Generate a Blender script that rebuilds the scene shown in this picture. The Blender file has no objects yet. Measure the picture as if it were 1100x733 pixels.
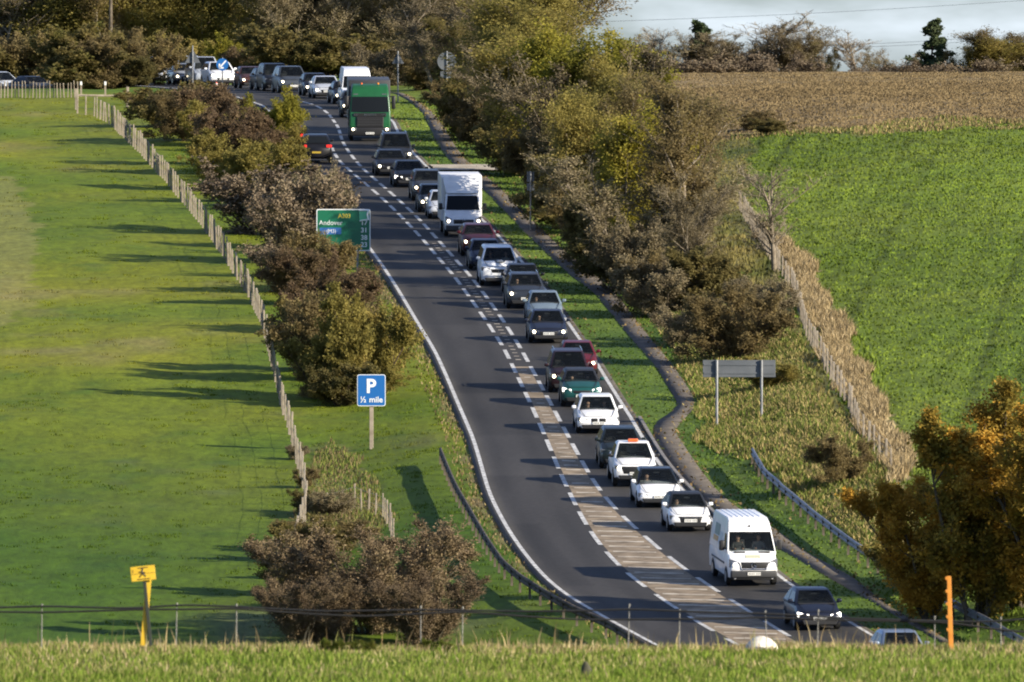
import bpy, bmesh, math, random
import numpy as np
from mathutils import Vector, Matrix

S = bpy.context.scene
COL = S.collection
PI = math.pi

# ------------------------------------------------------------------ camera, sky, sun, exposure
F = 17200.0                      # focal length in pixels of an 1100 px wide picture
CX, CY, HROW = 550.0, 366.5, 80.0
PITCH = math.atan((CY - HROW) / F)
cam_d = bpy.data.cameras.new("camera")
cam = bpy.data.objects.new("camera", cam_d); COL.objects.link(cam)
cam_d.sensor_width = 36.0
cam_d.lens = 36.0 * F / 1100.0
cam_d.clip_start = 1.0
cam_d.clip_end = 30000.0
cam.rotation_euler = (PI / 2 - PITCH, 0, 0)
S.camera = cam
cam_d.dof.use_dof = True; cam_d.dof.focus_distance = 760.0; cam_d.dof.aperture_fstop = 10.0

SUN_EL = math.radians(20.5)
SUN_AZ = math.radians(-28.0)     # angle of the direction TO the sun, measured from +x towards +y
sdir = Vector((math.cos(SUN_EL) * math.cos(SUN_AZ), math.cos(SUN_EL) * math.sin(SUN_AZ), math.sin(SUN_EL)))
sl = bpy.data.lights.new("sun", 'SUN'); sl.energy = 5.0; sl.angle = math.radians(0.5); sl.color = (1.0, 0.90, 0.74)
so = bpy.data.objects.new("sun", sl); COL.objects.link(so)
so.rotation_euler = sdir.to_track_quat('Z', 'Y').to_euler()

W = bpy.data.worlds.new("World"); S.world = W; W.use_nodes = True
nt = W.node_tree; nt.nodes.clear()
wo = nt.nodes.new('ShaderNodeOutputWorld'); bg = nt.nodes.new('ShaderNodeBackground')
sky = nt.nodes.new('ShaderNodeTexSky'); sky.sky_type = 'NISHITA'; sky.sun_disc = False
sky.sun_elevation = SUN_EL
sky.sun_rotation = PI / 2 - SUN_AZ
sky.air_density = 1.0; sky.dust_density = 0.3; sky.ozone_density = 3.0
tc = nt.nodes.new('ShaderNodeTexCoord'); mp = nt.nodes.new('ShaderNodeMapping'); mp.inputs['Scale'].default_value = (55, 55, 190)
nz = nt.nodes.new('ShaderNodeTexNoise'); nz.inputs['Scale'].default_value = 1.0; nz.inputs['Detail'].default_value = 5
cr = nt.nodes.new('ShaderNodeValToRGB'); cr.color_ramp.elements[0].position = 0.46; cr.color_ramp.elements[1].position = 0.70
mx = nt.nodes.new('ShaderNodeMixRGB'); mx.inputs['Color2'].default_value = (10.6, 11.8, 13.2, 1)
ml = nt.nodes.new('ShaderNodeMath'); ml.operation = 'MULTIPLY'; ml.inputs[1].default_value = 0.62
nt.links.new(tc.outputs['Generated'], mp.inputs[0]); nt.links.new(mp.outputs[0], nz.inputs['Vector'])
nt.links.new(nz.outputs['Fac'], cr.inputs[0]); nt.links.new(cr.outputs[0], ml.inputs[0]); nt.links.new(ml.outputs[0], mx.inputs['Fac'])
tn = nt.nodes.new('ShaderNodeMixRGB'); tn.blend_type = 'MULTIPLY'; tn.inputs['Fac'].default_value = 1; tn.inputs['Color2'].default_value = (0.86, 1.05, 1.52, 1)
nt.links.new(sky.outputs[0], tn.inputs['Color1']); nt.links.new(tn.outputs[0], mx.inputs['Color1']); nt.links.new(mx.outputs[0], bg.inputs['Color'])
bg.inputs['Strength'].default_value = 0.05
nt.links.new(bg.outputs[0], wo.inputs[0])

S.view_settings.view_transform = 'Standard'
S.view_settings.look = 'None'
S.view_settings.exposure = 1.08
S.view_settings.gamma = 1.0
S.view_settings.use_curve_mapping = False
try:
    S.cycles.max_bounces = 5; S.cycles.diffuse_bounces = 2; S.cycles.glossy_bounces = 2
    S.cycles.transmission_bounces = 3; S.cycles.transparent_max_bounces = 6
    S.cycles.filter_width = 2.0
except Exception:
    pass

# ------------------------------------------------------------------ projection helpers
cp, sp = math.cos(PITCH), math.sin(PITCH)
def ray(px, py):
    u = (np.asarray(px, float) - CX) / F; v = (CY - np.asarray(py, float)) / F
    return u, cp + v * sp, -sp + v * cp            # x, y, z of direction
def at_depth(px, py, D):
    u, dy, dz = ray(px, py)
    return Vector((float(u * D / dy), float(D), float(dz * D / dy)))
def project(x, y, z):
    fw = y * cp - z * sp; up = y * sp + z * cp
    return CX + F * x / fw, CY - F * up / fw
def ppm(D): return F / D

def smooth01(t):
    t = np.clip(t, 0, 1); return t * t * (3 - 2 * t)

_r = np.random.RandomState(7)
_LAT = _r.rand(512, 512)
def vnoise(x, y, sx, sy=None, off=0.0):
    sy = sy or sx
    X = np.asarray(x) / sx + off * 17.3 + 100; Y = np.asarray(y) / sy + off * 31.7 + 100
    xi = np.floor(X).astype(int); yi = np.floor(Y).astype(int)
    fx = X - xi; fy = Y - yi; fx = fx * fx * (3 - 2 * fx); fy = fy * fy * (3 - 2 * fy)
    a = _LAT[xi % 512, yi % 512]; b = _LAT[(xi + 1) % 512, yi % 512]
    c = _LAT[xi % 512, (yi + 1) % 512]; d = _LAT[(xi + 1) % 512, (yi + 1) % 512]
    return (a * (1 - fx) + b * fx) * (1 - fy) + (c * (1 - fx) + d * fx) * fy - 0.5

# road profile: picture row of the road surface -> distance
ROWD = [(733, 603), (700, 615), (640, 637), (600, 653), (560, 669), (505, 694), (450, 721), (380, 761), (335, 791),
        (290, 824), (240, 871), (190, 923), (140, 986), (118, 1025), (105, 1050), (98, 1075), (93, 1100), (90, 1130), (88, 1180)]
pts = [(0, -1.7), (60, -4.9), (120, -7.2), (180, -8.7), (240, -9.65), (270, -10.25), (285, -10.45), (299, -10.62), (312, -11.25), (330, -12.5), (360, -14.6),
       (450, -20.6), (520, -23.2), (560, -23.9), (585, -23.5)]
for r_, D_ in ROWD:
    _, dy, dz = ray(0, r_); pts.append((D_, float(dz / dy * D_)))
pts += [(1300, -2.2), (1500, -5), (2500, -12), (5000, -14), (12000, -16)]
_py = np.arange(0, 12001, 1.0)
_pz = np.interp(_py, [p[0] for p in pts], [p[1] for p in pts])
def _gs(a, s):
    k = np.arange(-int(3 * s), int(3 * s) + 1); w = np.exp(-k * k / (2.0 * s * s)); w /= w.sum()
    return np.convolve(np.pad(a, len(k) // 2, mode='edge'), w, mode='valid')
_p5, _p14 = _gs(_pz, 4), _gs(_pz, 13)
_wm = smooth01((_py - 420) / 120.0)
_pz = _p5 * (1 - _wm) + _p14 * _wm
def prof(y): return np.interp(y, _py, _pz)

def hit_prof(px, py):
    ys = np.arange(590, 1320, 0.5); u, dy, dz = ray(px, py)
    d = (dz / dy) * ys - prof(ys)
    i = np.argmax(d <= 0) if (d <= 0).any() else int(np.argmin(d))
    return ys[i]

YG = np.arange(560, 1260, 1.0)
def trace(pxs, extra=None, sm=5):
    ys, xs = [], []
    for px, py in pxs:
        D = hit_prof(px, py); ys.append(D); xs.append((px - CX) / F * D)
    for px, D in (extra or []):
        ys.append(D); xs.append((px - CX) / F * D)
    o = np.argsort(ys); ys = np.array(ys)[o]; xs = np.array(xs)[o]
    # linear extrapolation at the near end
    k = (xs[1] - xs[0]) / (ys[1] - ys[0] + 1e-6)
    ys = np.concatenate([[ys[0] - 60], ys]); xs = np.concatenate([[xs[0] - 60 * k], xs])
    return _gs(np.interp(YG, ys, xs), sm)
CEN = [(322, 1040), (308, 1052), (285, 1065), (250, 1080), (212, 1098), (178, 1110), (154, 1122), (70, 1140), (-10, 1149), (-150, 1162), (-420, 1180)]
_cen_extra = CEN
LEFT = trace([(285, 115), (297, 130), (300, 150), (302, 170), (312, 182), (323, 192), (342, 210), (357, 225), (372, 240), (392, 262), (400, 271.5), (427, 312),
              (449.5, 350), (467.5, 379.5), (481, 409), (497, 447), (508, 472), (516.5, 500), (525, 532), (538, 558), (553, 583), (571, 607), (591, 629),
              (612, 645), (634, 657), (658, 670), (700, 692)], [(a - 52, b) for a, b in CEN])
RIGHT = trace([(422, 130), (428, 145), (440, 162), (458, 180), (475, 198), (505, 225), (531, 250), (556, 278), (585, 312), (612, 350.8), (623, 366.5),
               (639.8, 390), (652, 410.6), (666.4, 433), (678.7, 451.6), (689.6, 471.7), (708, 501.4), (738, 534), (770, 567), (800, 592), (836, 620.5),
               (852, 632.8), (905, 666.4), (950, 692), (985, 712)], [(a + 62, b) for a, b in CEN[1:]])
RLINE = trace([(334, 112), (342, 116), (351.6, 122), (357.7, 130), (363.8, 138.7), (366.5, 149.5), (370, 157.7), (377.6, 168.6), (387, 180), (393, 185.6), (402, 193.6),
               (417.3, 206.5), (435.3, 223), (452, 238.7), (469.5, 258.3), (487.8, 279), (506.6, 300), (525, 324), (542, 348.7), (558.8, 375.3), (576.4, 407.6),
               (593.8, 440), (612.8, 475.5), (634.3, 513.7), (648.7, 534.6), (668, 556.3), (689.5, 576), (716, 598.7), (746.5, 621.8), (780, 644), (815, 665.8), (848, 686)], CEN, 4)
LLINE = trace([(334, 112), (342, 116), (351.6, 122), (354, 130), (355, 145), (356, 160), (363.8, 174), (377, 185.8), (385, 192.8), (402, 207), (418.9, 222.5), (435.9, 239), (453.7, 258),
               (471, 278.8), (489, 300), (506.6, 324), (523.6, 348.7), (541, 375.3), (564.5, 424), (572.3, 440.3), (587.6, 476), (604, 515), (623, 554.6), (635.6, 576),
               (653.6, 598.7), (677, 621.6), (707.6, 644), (735, 661.8), (775.8, 686.5)], CEN, 4)
PATHR = trace([(433, 100), (447, 107), (466, 121), (477, 134), (489, 154), (501, 171), (540, 203), (580, 243), (611, 272), (636, 291), (664, 315), (690, 350), (706, 370),
               (723, 390), (737, 409), (748, 427), (749, 440), (736, 453), (727, 462.5), (751, 499), (771.5, 526), (794, 546), (835, 569), (870, 595), (895, 608), (923, 622),
               (963.6, 652), (1000, 672), (1050, 700)], [(a + 105, b) for a, b in CEN[3:]], 2)
PATHL = trace([(420, 100), (436, 108), (452, 122), (458, 134), (467, 154), (479, 171), (520, 207), (558, 247), (588, 276), (610, 296), (638, 317), (664, 351), (681, 371),
               (699, 391), (711, 410), (722, 428), (726, 436), (716, 446), (700, 454), (699, 471.7), (717, 501.4), (747, 534), (778, 558), (806, 575), (836, 592), (862, 606),
               (894, 628), (940, 655), (985, 682)], [(a + 92, b) for a, b in CEN[3:]], 2)
def lx(y): return np.interp(y, YG, LEFT)
def rx(y): return np.interp(y, YG, RIGHT)
def llx(y): return np.interp(y, YG, LLINE)
def rlx(y): return np.interp(y, YG, RLINE)
PATHL = PATHL + 0.13 + 0.25 * smooth01((655 - YG) / 25.0); PATHR = PATHR - 0.13 - 0.25 * smooth01((655 - YG) / 25.0)
def plx(y): return np.interp(y, YG, PATHL)
def prx(y): return np.interp(y, YG, PATHR)
PATHR_S = _gs(PATHR, 10)
def prs(y): return np.interp(y, YG, PATHR_S)

def sink(x, y): return 1.0 * smooth01((-25.0 - x) / 7.0) * smooth01((y - 1085) / 30.0)
def height(x, y):
    x = np.asarray(x, float); y = np.asarray(y, float)
    z = prof(y)
    far = smooth01((y - 560) / 40.0)
    s = x - prs(y)
    fade = 1 - smooth01((y - 1120) / 90.0)
    bank = 1.0 * smooth01((s - 0.6) / 6.0) + 1.3 * smooth01((s - 5) / 22.0) + 0.5 * smooth01((s - 20) / 40)
    bank = bank * (1 - 0.66 * smooth01((y - 955) / 115.0))
    z = z + far * fade * bank
    q = lx(y) - x
    drop = 0.55 * smooth01((q - 1.2) / 6.0) * (1 - smooth01((y - 690) / 70.0))
    z = z - far * drop - sink(x, y)
    off = np.maximum(np.maximum(q - 1.0, x - np.maximum(rx(y) + 0.5, prx(y))), 0)
    m = np.where(y < 560, 1.0, smooth01(off / 3.0))
    z = z + m * (0.35 * vnoise(x, y, 26, 40, 1) + 0.20 * vnoise(x, y, 9, 14, 2) * far + 0.10 * vnoise(x, y, 2.6, 4.5, 3) + 0.05 * vnoise(x, y, 1.0, 2.4, 4))
    return z

def hit(px, py, lo=575.0, hi=1300.0):
    ys = np.arange(lo, hi, 0.25); u, dy, dz = ray(px, py)
    xs = u / dy * ys
    d = dz / dy * ys - height(xs, ys)
    if (d <= 0).any(): i = int(np.argmax(d <= 0))
    else: i = int(np.argmin(d))
    return Vector((float(xs[i]), float(ys[i]), float(height(xs[i], ys[i]))))
def hitf(px, py): return hit(px, py, 262, 303)
def ground_at(x, y): return float(height(np.array([x]), np.array([y]))[0])
def on_depth(px, D):
    x = (px - CX) / F * D
    return Vector((x, D, ground_at(x, D)))

# ------------------------------------------------------------------ materials
def mat(name, color, rough=0.6, metal=0.0, spec=0.5, coat=0.0, emit=None, estr=0.0):
    m = bpy.data.materials.new(name); m.use_nodes = True
    b = m.node_tree.nodes['Principled BSDF']
    b.inputs['Base Color'].default_value = (*color, 1); b.inputs['Roughness'].default_value = rough
    b.inputs['Metallic'].default_value = metal; b.inputs['Specular IOR Level'].default_value = spec
    b.inputs['Coat Weight'].default_value = coat
    if emit:
        b.inputs['Emission Color'].default_value = (*emit, 1); b.inputs['Emission Strength'].default_value = estr
    return m
def nodes(m): return m.node_tree.nodes, m.node_tree.links, m.node_tree.nodes['Principled BSDF']

def noisy(m, color, scale, amount, detail=4, coords='Object', color2=None, bump=0.0, bscale=None):
    """vary the base colour with noise and add a bump"""
    N, L, b = nodes(m)
    t = N.new('ShaderNodeTexCoord'); n = N.new('ShaderNodeTexNoise'); n.inputs['Scale'].default_value = scale; n.inputs['Detail'].default_value = detail
    L.new(t.outputs[coords], n.inputs['Vector'])
    r = N.new('ShaderNodeValToRGB')
    c2 = color2 or tuple(min(1, c * (1 + amount)) for c in color)
    c1 = color if color2 else tuple(c * (1 - amount) for c in color)
    r.color_ramp.elements[0].color = (*c1, 1); r.color_ramp.elements[1].color = (*c2, 1)
    r.color_ramp.elements[0].position = 0.32; r.color_ramp.elements[1].position = 0.68
    L.new(n.outputs['Fac'], r.inputs[0]); L.new(r.outputs[0], b.inputs['Base Color'])
    if bump:
        n2 = N.new('ShaderNodeTexNoise'); n2.inputs['Scale'].default_value = bscale or scale * 3; n2.inputs['Detail'].default_value = 5
        L.new(t.outputs[coords], n2.inputs['Vector'])
        bp = N.new('ShaderNodeBump'); bp.inputs['Strength'].default_value = 1.0; bp.inputs['Distance'].default_value = bump
        L.new(n2.outputs['Fac'], bp.inputs['Height']); L.new(bp.outputs[0], b.inputs['Normal'])
    return m

def attr_mat(name, rough=0.85, fine=None, bump=0.0, transl=0.0):
    """material whose base colour comes from the mesh colour attribute 'Col', with fine noise"""
    m = bpy.data.materials.new(name); m.use_nodes = True
    N, L, b = nodes(m); b.inputs['Roughness'].default_value = rough; b.inputs['Specular IOR Level'].default_value = 0.15
    a = N.new('ShaderNodeAttribute'); a.attribute_name = 'Col'
    out = a.outputs['Color']
    if fine:
        t = N.new('ShaderNodeTexCoord'); mp_ = N.new('ShaderNodeMapping'); mp_.inputs['Scale'].default_value = fine[0]
        n = N.new('ShaderNodeTexNoise'); n.inputs['Scale'].default_value = 1; n.inputs['Detail'].default_value = 6; n.inputs['Roughness'].default_value = 0.7
        L.new(t.outputs['Object'], mp_.inputs[0]); L.new(mp_.outputs[0], n.inputs['Vector'])
        mr = N.new('ShaderNodeMapRange'); mr.inputs['From Min'].default_value = 0.25; mr.inputs['From Max'].default_value = 0.75
        mr.inputs['To Min'].default_value = 1 - fine[1]; mr.inputs['To Max'].default_value = 1 + fine[1]
        L.new(n.outputs['Fac'], mr.inputs['Value'])
        mm = N.new('ShaderNodeMixRGB'); mm.blend_type = 'MULTIPLY'; mm.inputs['Fac'].default_value = 1
        L.new(out, mm.inputs['Color1']); L.new(mr.outputs[0], mm.inputs['Color2']); out = mm.outputs[0]
        if bump:
            bp = N.new('ShaderNodeBump'); bp.inputs['Distance'].default_value = bump; bp.inputs['Strength'].default_value = 1.0
            L.new(n.outputs['Fac'], bp.inputs['Height']); L.new(bp.outputs[0], b.inputs['Normal'])
    L.new(out, b.inputs['Base Color'])
    if transl:
        tr = N.new('ShaderNodeBsdfTranslucent'); L.new(out, tr.inputs['Color'])
        ms = N.new('ShaderNodeMixShader'); ms.inputs[0].default_value = transl
        o = [n for n in N if n.type == 'OUTPUT_MATERIAL'][0]
        L.new(b.outputs[0], ms.inputs[1]); L.new(tr.outputs[0], ms.inputs[2]); L.new(ms.outputs[0], o.inputs['Surface'])
    return m

def leaf_mat(name, cols, scale=0.9, transl=0.5):
    """leaf colours change from clump to clump and from tree to tree"""
    m = bpy.data.materials.new(name); m.use_nodes = True
    N, L, b = nodes(m); b.inputs['Roughness'].default_value = 0.75; b.inputs['Specular IOR Level'].default_value = 0.12
    t = N.new('ShaderNodeTexCoord'); oi = N.new('ShaderNodeObjectInfo')
    ad = N.new('ShaderNodeVectorMath'); ad.operation = 'ADD'
    sc = N.new('ShaderNodeVectorMath'); sc.operation = 'SCALE'; sc.inputs['Scale'].default_value = 40
    cx = N.new('ShaderNodeCombineXYZ')
    L.new(oi.outputs['Random'], cx.inputs[0]); L.new(oi.outputs['Random'], cx.inputs[1]); L.new(cx.outputs[0], sc.inputs[0])
    L.new(t.outputs['Object'], ad.inputs[0]); L.new(sc.outputs[0], ad.inputs[1])
    n = N.new('ShaderNodeTexNoise'); n.inputs['Scale'].default_value = scale; n.inputs['Detail'].default_value = 7; n.inputs['Roughness'].default_value = 0.78
    L.new(ad.outputs[0], n.inputs['Vector'])
    ma = N.new('ShaderNodeMath'); ma.operation = 'MULTIPLY_ADD'; ma.inputs[1].default_value = 0.16; ma.inputs[2].default_value = -0.08
    L.new(oi.outputs['Random'], ma.inputs[0])
    sm = N.new('ShaderNodeMath'); sm.operation = 'ADD'; L.new(n.outputs['Fac'], sm.inputs[0]); L.new(ma.outputs[0], sm.inputs[1])
    r = N.new('ShaderNodeValToRGB'); e = r.color_ramp.elements
    k = len(cols)
    for i, c in enumerate(cols):
        p = 0.30 + 0.40 * i / (k - 1)
        if i == 0: e[0].position = p; e[0].color = (*c, 1)
        elif i == k - 1: e[len(e) - 1].position = p; e[len(e) - 1].color = (*c, 1)
        else:
            q = e.new(p); q.color = (*c, 1)
    L.new(sm.outputs[0], r.inputs[0]); L.new(r.outputs[0], b.inputs['Base Color'])
    tr = N.new('ShaderNodeBsdfTranslucent'); L.new(r.outputs[0], tr.inputs['Color'])
    ms = N.new('ShaderNodeMixShader'); ms.inputs[0].default_value = transl
    o = [q for q in N if q.type == 'OUTPUT_MATERIAL'][0]
    L.new(b.outputs[0], ms.inputs[1]); L.new(tr.outputs[0], ms.inputs[2]); L.new(ms.outputs[0], o.inputs['Surface'])
    return m

# ------------------------------------------------------------------ object helpers
def tag(o, label=None, cat=None, group=None, kind=None):
    if label: o['label'] = label
    if cat: o['category'] = cat
    if group: o['group'] = group
    if kind: o['kind'] = kind
    return o
def empty(name, loc, label, cat, group=None):
    o = bpy.data.objects.new(name, None); COL.objects.link(o); o.location = loc; o.empty_display_size = 0.3
    return tag(o, label, cat, group)
def link(name, me, parent=None):
    o = bpy.data.objects.new(name, me); COL.objects.link(o)
    if parent is not None: o.parent = parent
    return o
def np_mesh(name, V, Q, m=None, colors=None, smooth=False):
    """V (n,3), Q (k,3 or 4)"""
    V = np.asarray(V, np.float32); Q = np.asarray(Q, np.int32)
    me = bpy.data.meshes.new(name); k, c = Q.shape
    me.vertices.add(len(V)); me.vertices.foreach_set('co', V.ravel())
    me.loops.add(k * c); me.loops.foreach_set('vertex_index', Q.ravel())
    me.polygons.add(k); me.polygons.foreach_set('loop_start', np.arange(0, k * c, c, dtype=np.int32))
    me.polygons.foreach_set('loop_total', np.full(k, c, np.int32))
    if smooth: me.polygons.foreach_set('use_smooth', np.ones(k, bool))
    if colors is not None:
        ca = me.color_attributes.new('Col', 'FLOAT_COLOR', 'POINT')
        C4 = np.ones((len(V), 4), np.float32); C4[:, :3] = colors
        ca.data.foreach_set('color', C4.ravel())
    me.update(calc_edges=True); me.validate()
    if m: me.materials.append(m)
    return me
def bm_mesh(name, bm, mats, smooth=None):
    me = bpy.data.meshes.new(name); bmesh.ops.recalc_face_normals(bm, faces=bm.faces[:]); bm.to_mesh(me); bm.free()
    for m in (mats if isinstance(mats, (list, tuple)) else [mats]): me.materials.append(m)
    if smooth is not None:
        me.polygons.foreach_set('use_smooth', np.ones(len(me.polygons), bool)); me.set_sharp_from_angle(angle=math.radians(smooth))
    return me
def bm_box(bm, lo, hi, mi=0, bev=0.0, seg=2):
    x0, y0, z0 = lo; x1, y1, z1 = hi
    return bm_hexa(bm, [(x0, y0, z0), (x1, y0, z0), (x1, y1, z0), (x0, y1, z0), (x0, y0, z1), (x1, y0, z1), (x1, y1, z1), (x0, y1, z1)], mi, bev, seg)
def bm_hexa(bm, c, mi=0, bev=0.0, seg=2):
    vs = [bm.verts.new(p) for p in c]
    fs = [bm.faces.new([vs[i] for i in f]) for f in ((3, 2, 1, 0), (4, 5, 6, 7), (0, 1, 5, 4), (1, 2, 6, 5), (2, 3, 7, 6), (3, 0, 4, 7))]
    for f in fs: f.material_index = mi
    if bev:
        es = list({e for f in fs for e in f.edges})
        bmesh.ops.bevel(bm, geom=es, offset=bev, segments=seg, affect='EDGES', profile=0.5, clamp_overlap=True, material=mi)
    return vs
def bm_tube(bm, pts, r, n=6, mi=0, r2=None):
    pts = [Vector(p) for p in pts]; rings = []
    for i, p in enumerate(pts):
        d = (pts[min(i + 1, len(pts) - 1)] - pts[max(i - 1, 0)]).normalized()
        a = d.cross(Vector((0, 0, 1)) if abs(d.z) < 0.9 else Vector((1, 0, 0))).normalized(); b = d.cross(a)
        rr = r if r2 is None else r + (r2 - r) * i / (len(pts) - 1)
        rings.append([bm.verts.new(p + a * rr * math.cos(2 * PI * k / n) + b * rr * math.sin(2 * PI * k / n)) for k in range(n)])
    for i in range(len(rings) - 1):
        for k in range(n):
            f = bm.faces.new((rings[i][k], rings[i][(k + 1) % n], rings[i + 1][(k + 1) % n], rings[i + 1][k])); f.material_index = mi
    for rg in (rings[0][::-1], rings[-1]):
        f = bm.faces.new(rg); f.material_index = mi
def bm_cyl(bm, c, axis, r, h, n=20, mi=0):
    """closed cylinder centred at c along axis 'x' 'y' or 'z'"""
    d = {'x': Vector((1, 0, 0)), 'y': Vector((0, 1, 0)), 'z': Vector((0, 0, 1))}[axis]
    c = Vector(c); bm_tube(bm, [c - d * h / 2, c + d * h / 2], r, n, mi)
def part(name, bm, m, parent, smooth=None):
    return link(name, bm_mesh(name, bm, m, smooth), parent)

# ------------------------------------------------------------------ the ground
def axis(segs):
    out = []
    for a, b, st in segs: out.append(np.arange(a, b, st))
    out.append([segs[-1][1]]); return np.unique(np.concatenate(out))
gx = axis([(-6000, -1000, 1000), (-1000, -200, 100), (-200, -60, 10), (-60, -42, 2), (-42, 46, 0.33), (46, 62, 2), (62, 200, 10), (200, 1000, 100), (1000, 6000, 1000)])
gy = axis([(-60, 0, 20), (0, 240, 15), (240, 262, 2), (262, 322, 0.6), (322, 570, 8), (570, 596, 2), (596, 1130, 0.8), (1130, 1260, 4), (1260, 1700, 20), (1700, 4000, 150), (4000, 12000, 1000)])
GX, GY = np.meshgrid(gx, gy)
GZ = height(GX, GY)
nx, ny = len(gx), len(gy)
idx = np.arange(nx * ny).reshape(ny, nx)
Q = np.stack([idx[:-1, :-1], idx[:-1, 1:], idx[1:, 1:], idx[1:, :-1]], -1).reshape(-1, 4)

def in_poly(px, py, poly):
    c = np.zeros(px.shape, bool); n = len(poly)
    for i in range(n):
        x0, y0 = poly[i]; x1, y1 = poly[(i + 1) % n]
        k = ((y0 > py) != (y1 > py)) & (px < (x1 - x0) * (py - y0) / (y1 - y0 + 1e-9) + x0)
        c ^= k
    return c
DRY_STRIP = [(806, 232), (841, 258), (872, 291), (906, 352), (933, 405), (967, 457), (990, 500), (966, 530), (944, 490), (920, 445), (889, 392), (868, 345), (845, 298), (810, 244)]
BROWN = [(600, 60), (1300, 40), (1300, 128), (1100, 131), (1000, 130), (930, 133), (850, 141), (800, 147), (700, 150), (600, 150)]
MARGIN = [(780, 140), (850, 141), (930, 133), (1000, 130), (1300, 128), (1300, 136), (1000, 138), (900, 143), (840, 146), (780, 152)]
BANK_DRY = [(735, 470), (760, 440), (800, 430), (860, 420), (905, 450), (945, 500), (985, 540), (990, 620), (943, 600), (900, 568), (850, 530), (810, 488), (780, 490)]
OLD_L = [(320, 475), (345, 470), (375, 485), (400, 520), (420, 560), (400, 590), (330, 600), (325, 540)]
PALE_L = [(-60, 180), (15, 190), (40, 250), (35, 330), (-60, 380)]
CREST_DRY = None

def ground_color(x, y, z):
    px, py = project(x, y, np.where(y > 1, z, 0)) if True else (0, 0)
    n1 = vnoise(x, y, 7, 16, 5); n2 = vnoise(x, y, 2.2, 5.0, 6); n3 = vnoise(x, y, 0.7, 1.4, 7); n0 = vnoise(x, y, 22, 45, 8)
    px = px + 22 * n2 + 10 * n3 + 14 * n1; pyj = py + 12 * n2
    def mixc(a, b, t): return a + (b - a) * np.clip(t, 0, 1)[..., None]
    A = lambda *c: np.array(c, float)
    left = x < lx(y)
    g = mixc(A(.072, .128, .005), A(.162, .172, .009), 0.5 + 1.0 * n1 + 0.5 * n0)          # left pasture, greener to yellower
    g = mixc(g, A(.055, .094, .007), 1.5 * (n2 + n3 * 0.6 - 0.06))
    g = mixc(g, A(.21, .18, .055), 1.5 * (n1 + 0.8 * n2 - 0.28))
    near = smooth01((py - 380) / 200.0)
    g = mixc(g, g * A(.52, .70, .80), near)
    r = mixc(A(.098, .144, .014), A(.124, .162, .020), 0.5 + 1.0 * n1 + 0.8 * n2)               # right field crop
    stripes = np.sin((x * 0.96 - y * 0.05) * 2 * PI / 1.9) * 0.07 - 0.30 * (np.abs(((x * .99 - y * .055 + 2.0) % 9.0) - 1.0) < .22) - 0.30 * (np.abs(((x * .99 - y * .055 + 2.0) % 9.0) - 2.9) < .22)
    r = r * (1 + (stripes + 0.25 * n3 + 0.30 * n0)[..., None])
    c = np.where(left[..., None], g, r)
    right_bank = (x > rx(y)) & (y > 560)
    s = x - prs(y)
    verge = right_bank & (s < 14) & (pyj > 140)
    vg = mixc(A(.060, .105, .014), A(.100, .145, .020), 0.5 + n1 + n2)
    c = np.where((verge & (s < 3.0))[..., None], vg, c)
    bank = mixc(A(.075, .090, .020), A(.18, .15, .05), 0.5 + 0.9 * n1 + 1.2 * n2)
    fx = in_poly(px, pyj, [(520, 100), (640, 60), (760, 90), (805, 150), (815, 245), (837, 298), (860, 345), (911, 445), (935, 490), (985, 560), (1010, 640), (980, 690), (560, 300)])
    c = np.where((right_bank & fx & (s >= 3.0))[..., None], bank, c)
    def zone(poly, col, amt=1.0, need=None):
        nonlocal c
        k = in_poly(px, pyj, poly) & (y > 560)
        if need is not None: k &= need
        c = np.where(k[..., None], mixc(c, col, np.full(x.shape, amt)), c)
    dry = mixc(A(.24, .185, .095), A(.34, .27, .15), 0.5 + n2 + n3)
    zone(BROWN, mixc(A(.150, .108, .052), A(.215, .158, .078), 0.5 + 1.2 * n1 + 0.8 * n2), 1.0, s > 3)
    zone(MARGIN, mixc(A(.10, .12, .03), A(.22, .17, .075), 0.5 + 1.6 * n1), 0.75, s > 3)
    zone(DRY_STRIP, dry, 0.95)
    zone(BANK_DRY, mixc(A(.12, .15, .03), A(.34, .26, .10), 0.6 + 1.5 * n2 + n1), 0.9, s > 1.2)
    zone(OLD_L, mixc(A(.09, .11, .025), A(.20, .16, .07), 0.5 + 1.5 * n2), 0.75)
    zone(PALE_L, A(.26, .22, .09) * np.ones_like(c), 0.35)
    vl = left & (lx(y) - x < 0.55 + 1.2 * n2) & (y > 560)
    c = np.where(vl[..., None], mixc(A(.16, .125, .055), A(.12, .12, .035), 0.5 + 2 * n3), c)
    # foreground meadow
    fg = y < 420
    f = mixc(A(.095, .140, .020), A(.19, .19, .045), 0.5 + 1.0 * vnoise(x, y, 3, 8, 9) + 0.6 * n3)
    f = mixc(f, A(.30, .22, .10), smooth01((y - 290) / 8.0) * (0.8 + n2))
    c = np.where(fg[..., None], f, c)
    c = c * (1 + 0.22 * (n3)[..., None])
    return np.clip(c, 0.004, 0.6)
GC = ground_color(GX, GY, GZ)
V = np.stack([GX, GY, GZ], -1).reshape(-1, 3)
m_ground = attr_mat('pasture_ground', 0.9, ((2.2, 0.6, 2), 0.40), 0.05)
tag(link('ground', np_mesh('ground', V, Q, m_ground, GC.reshape(-1, 3), True)), kind='structure')

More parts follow.
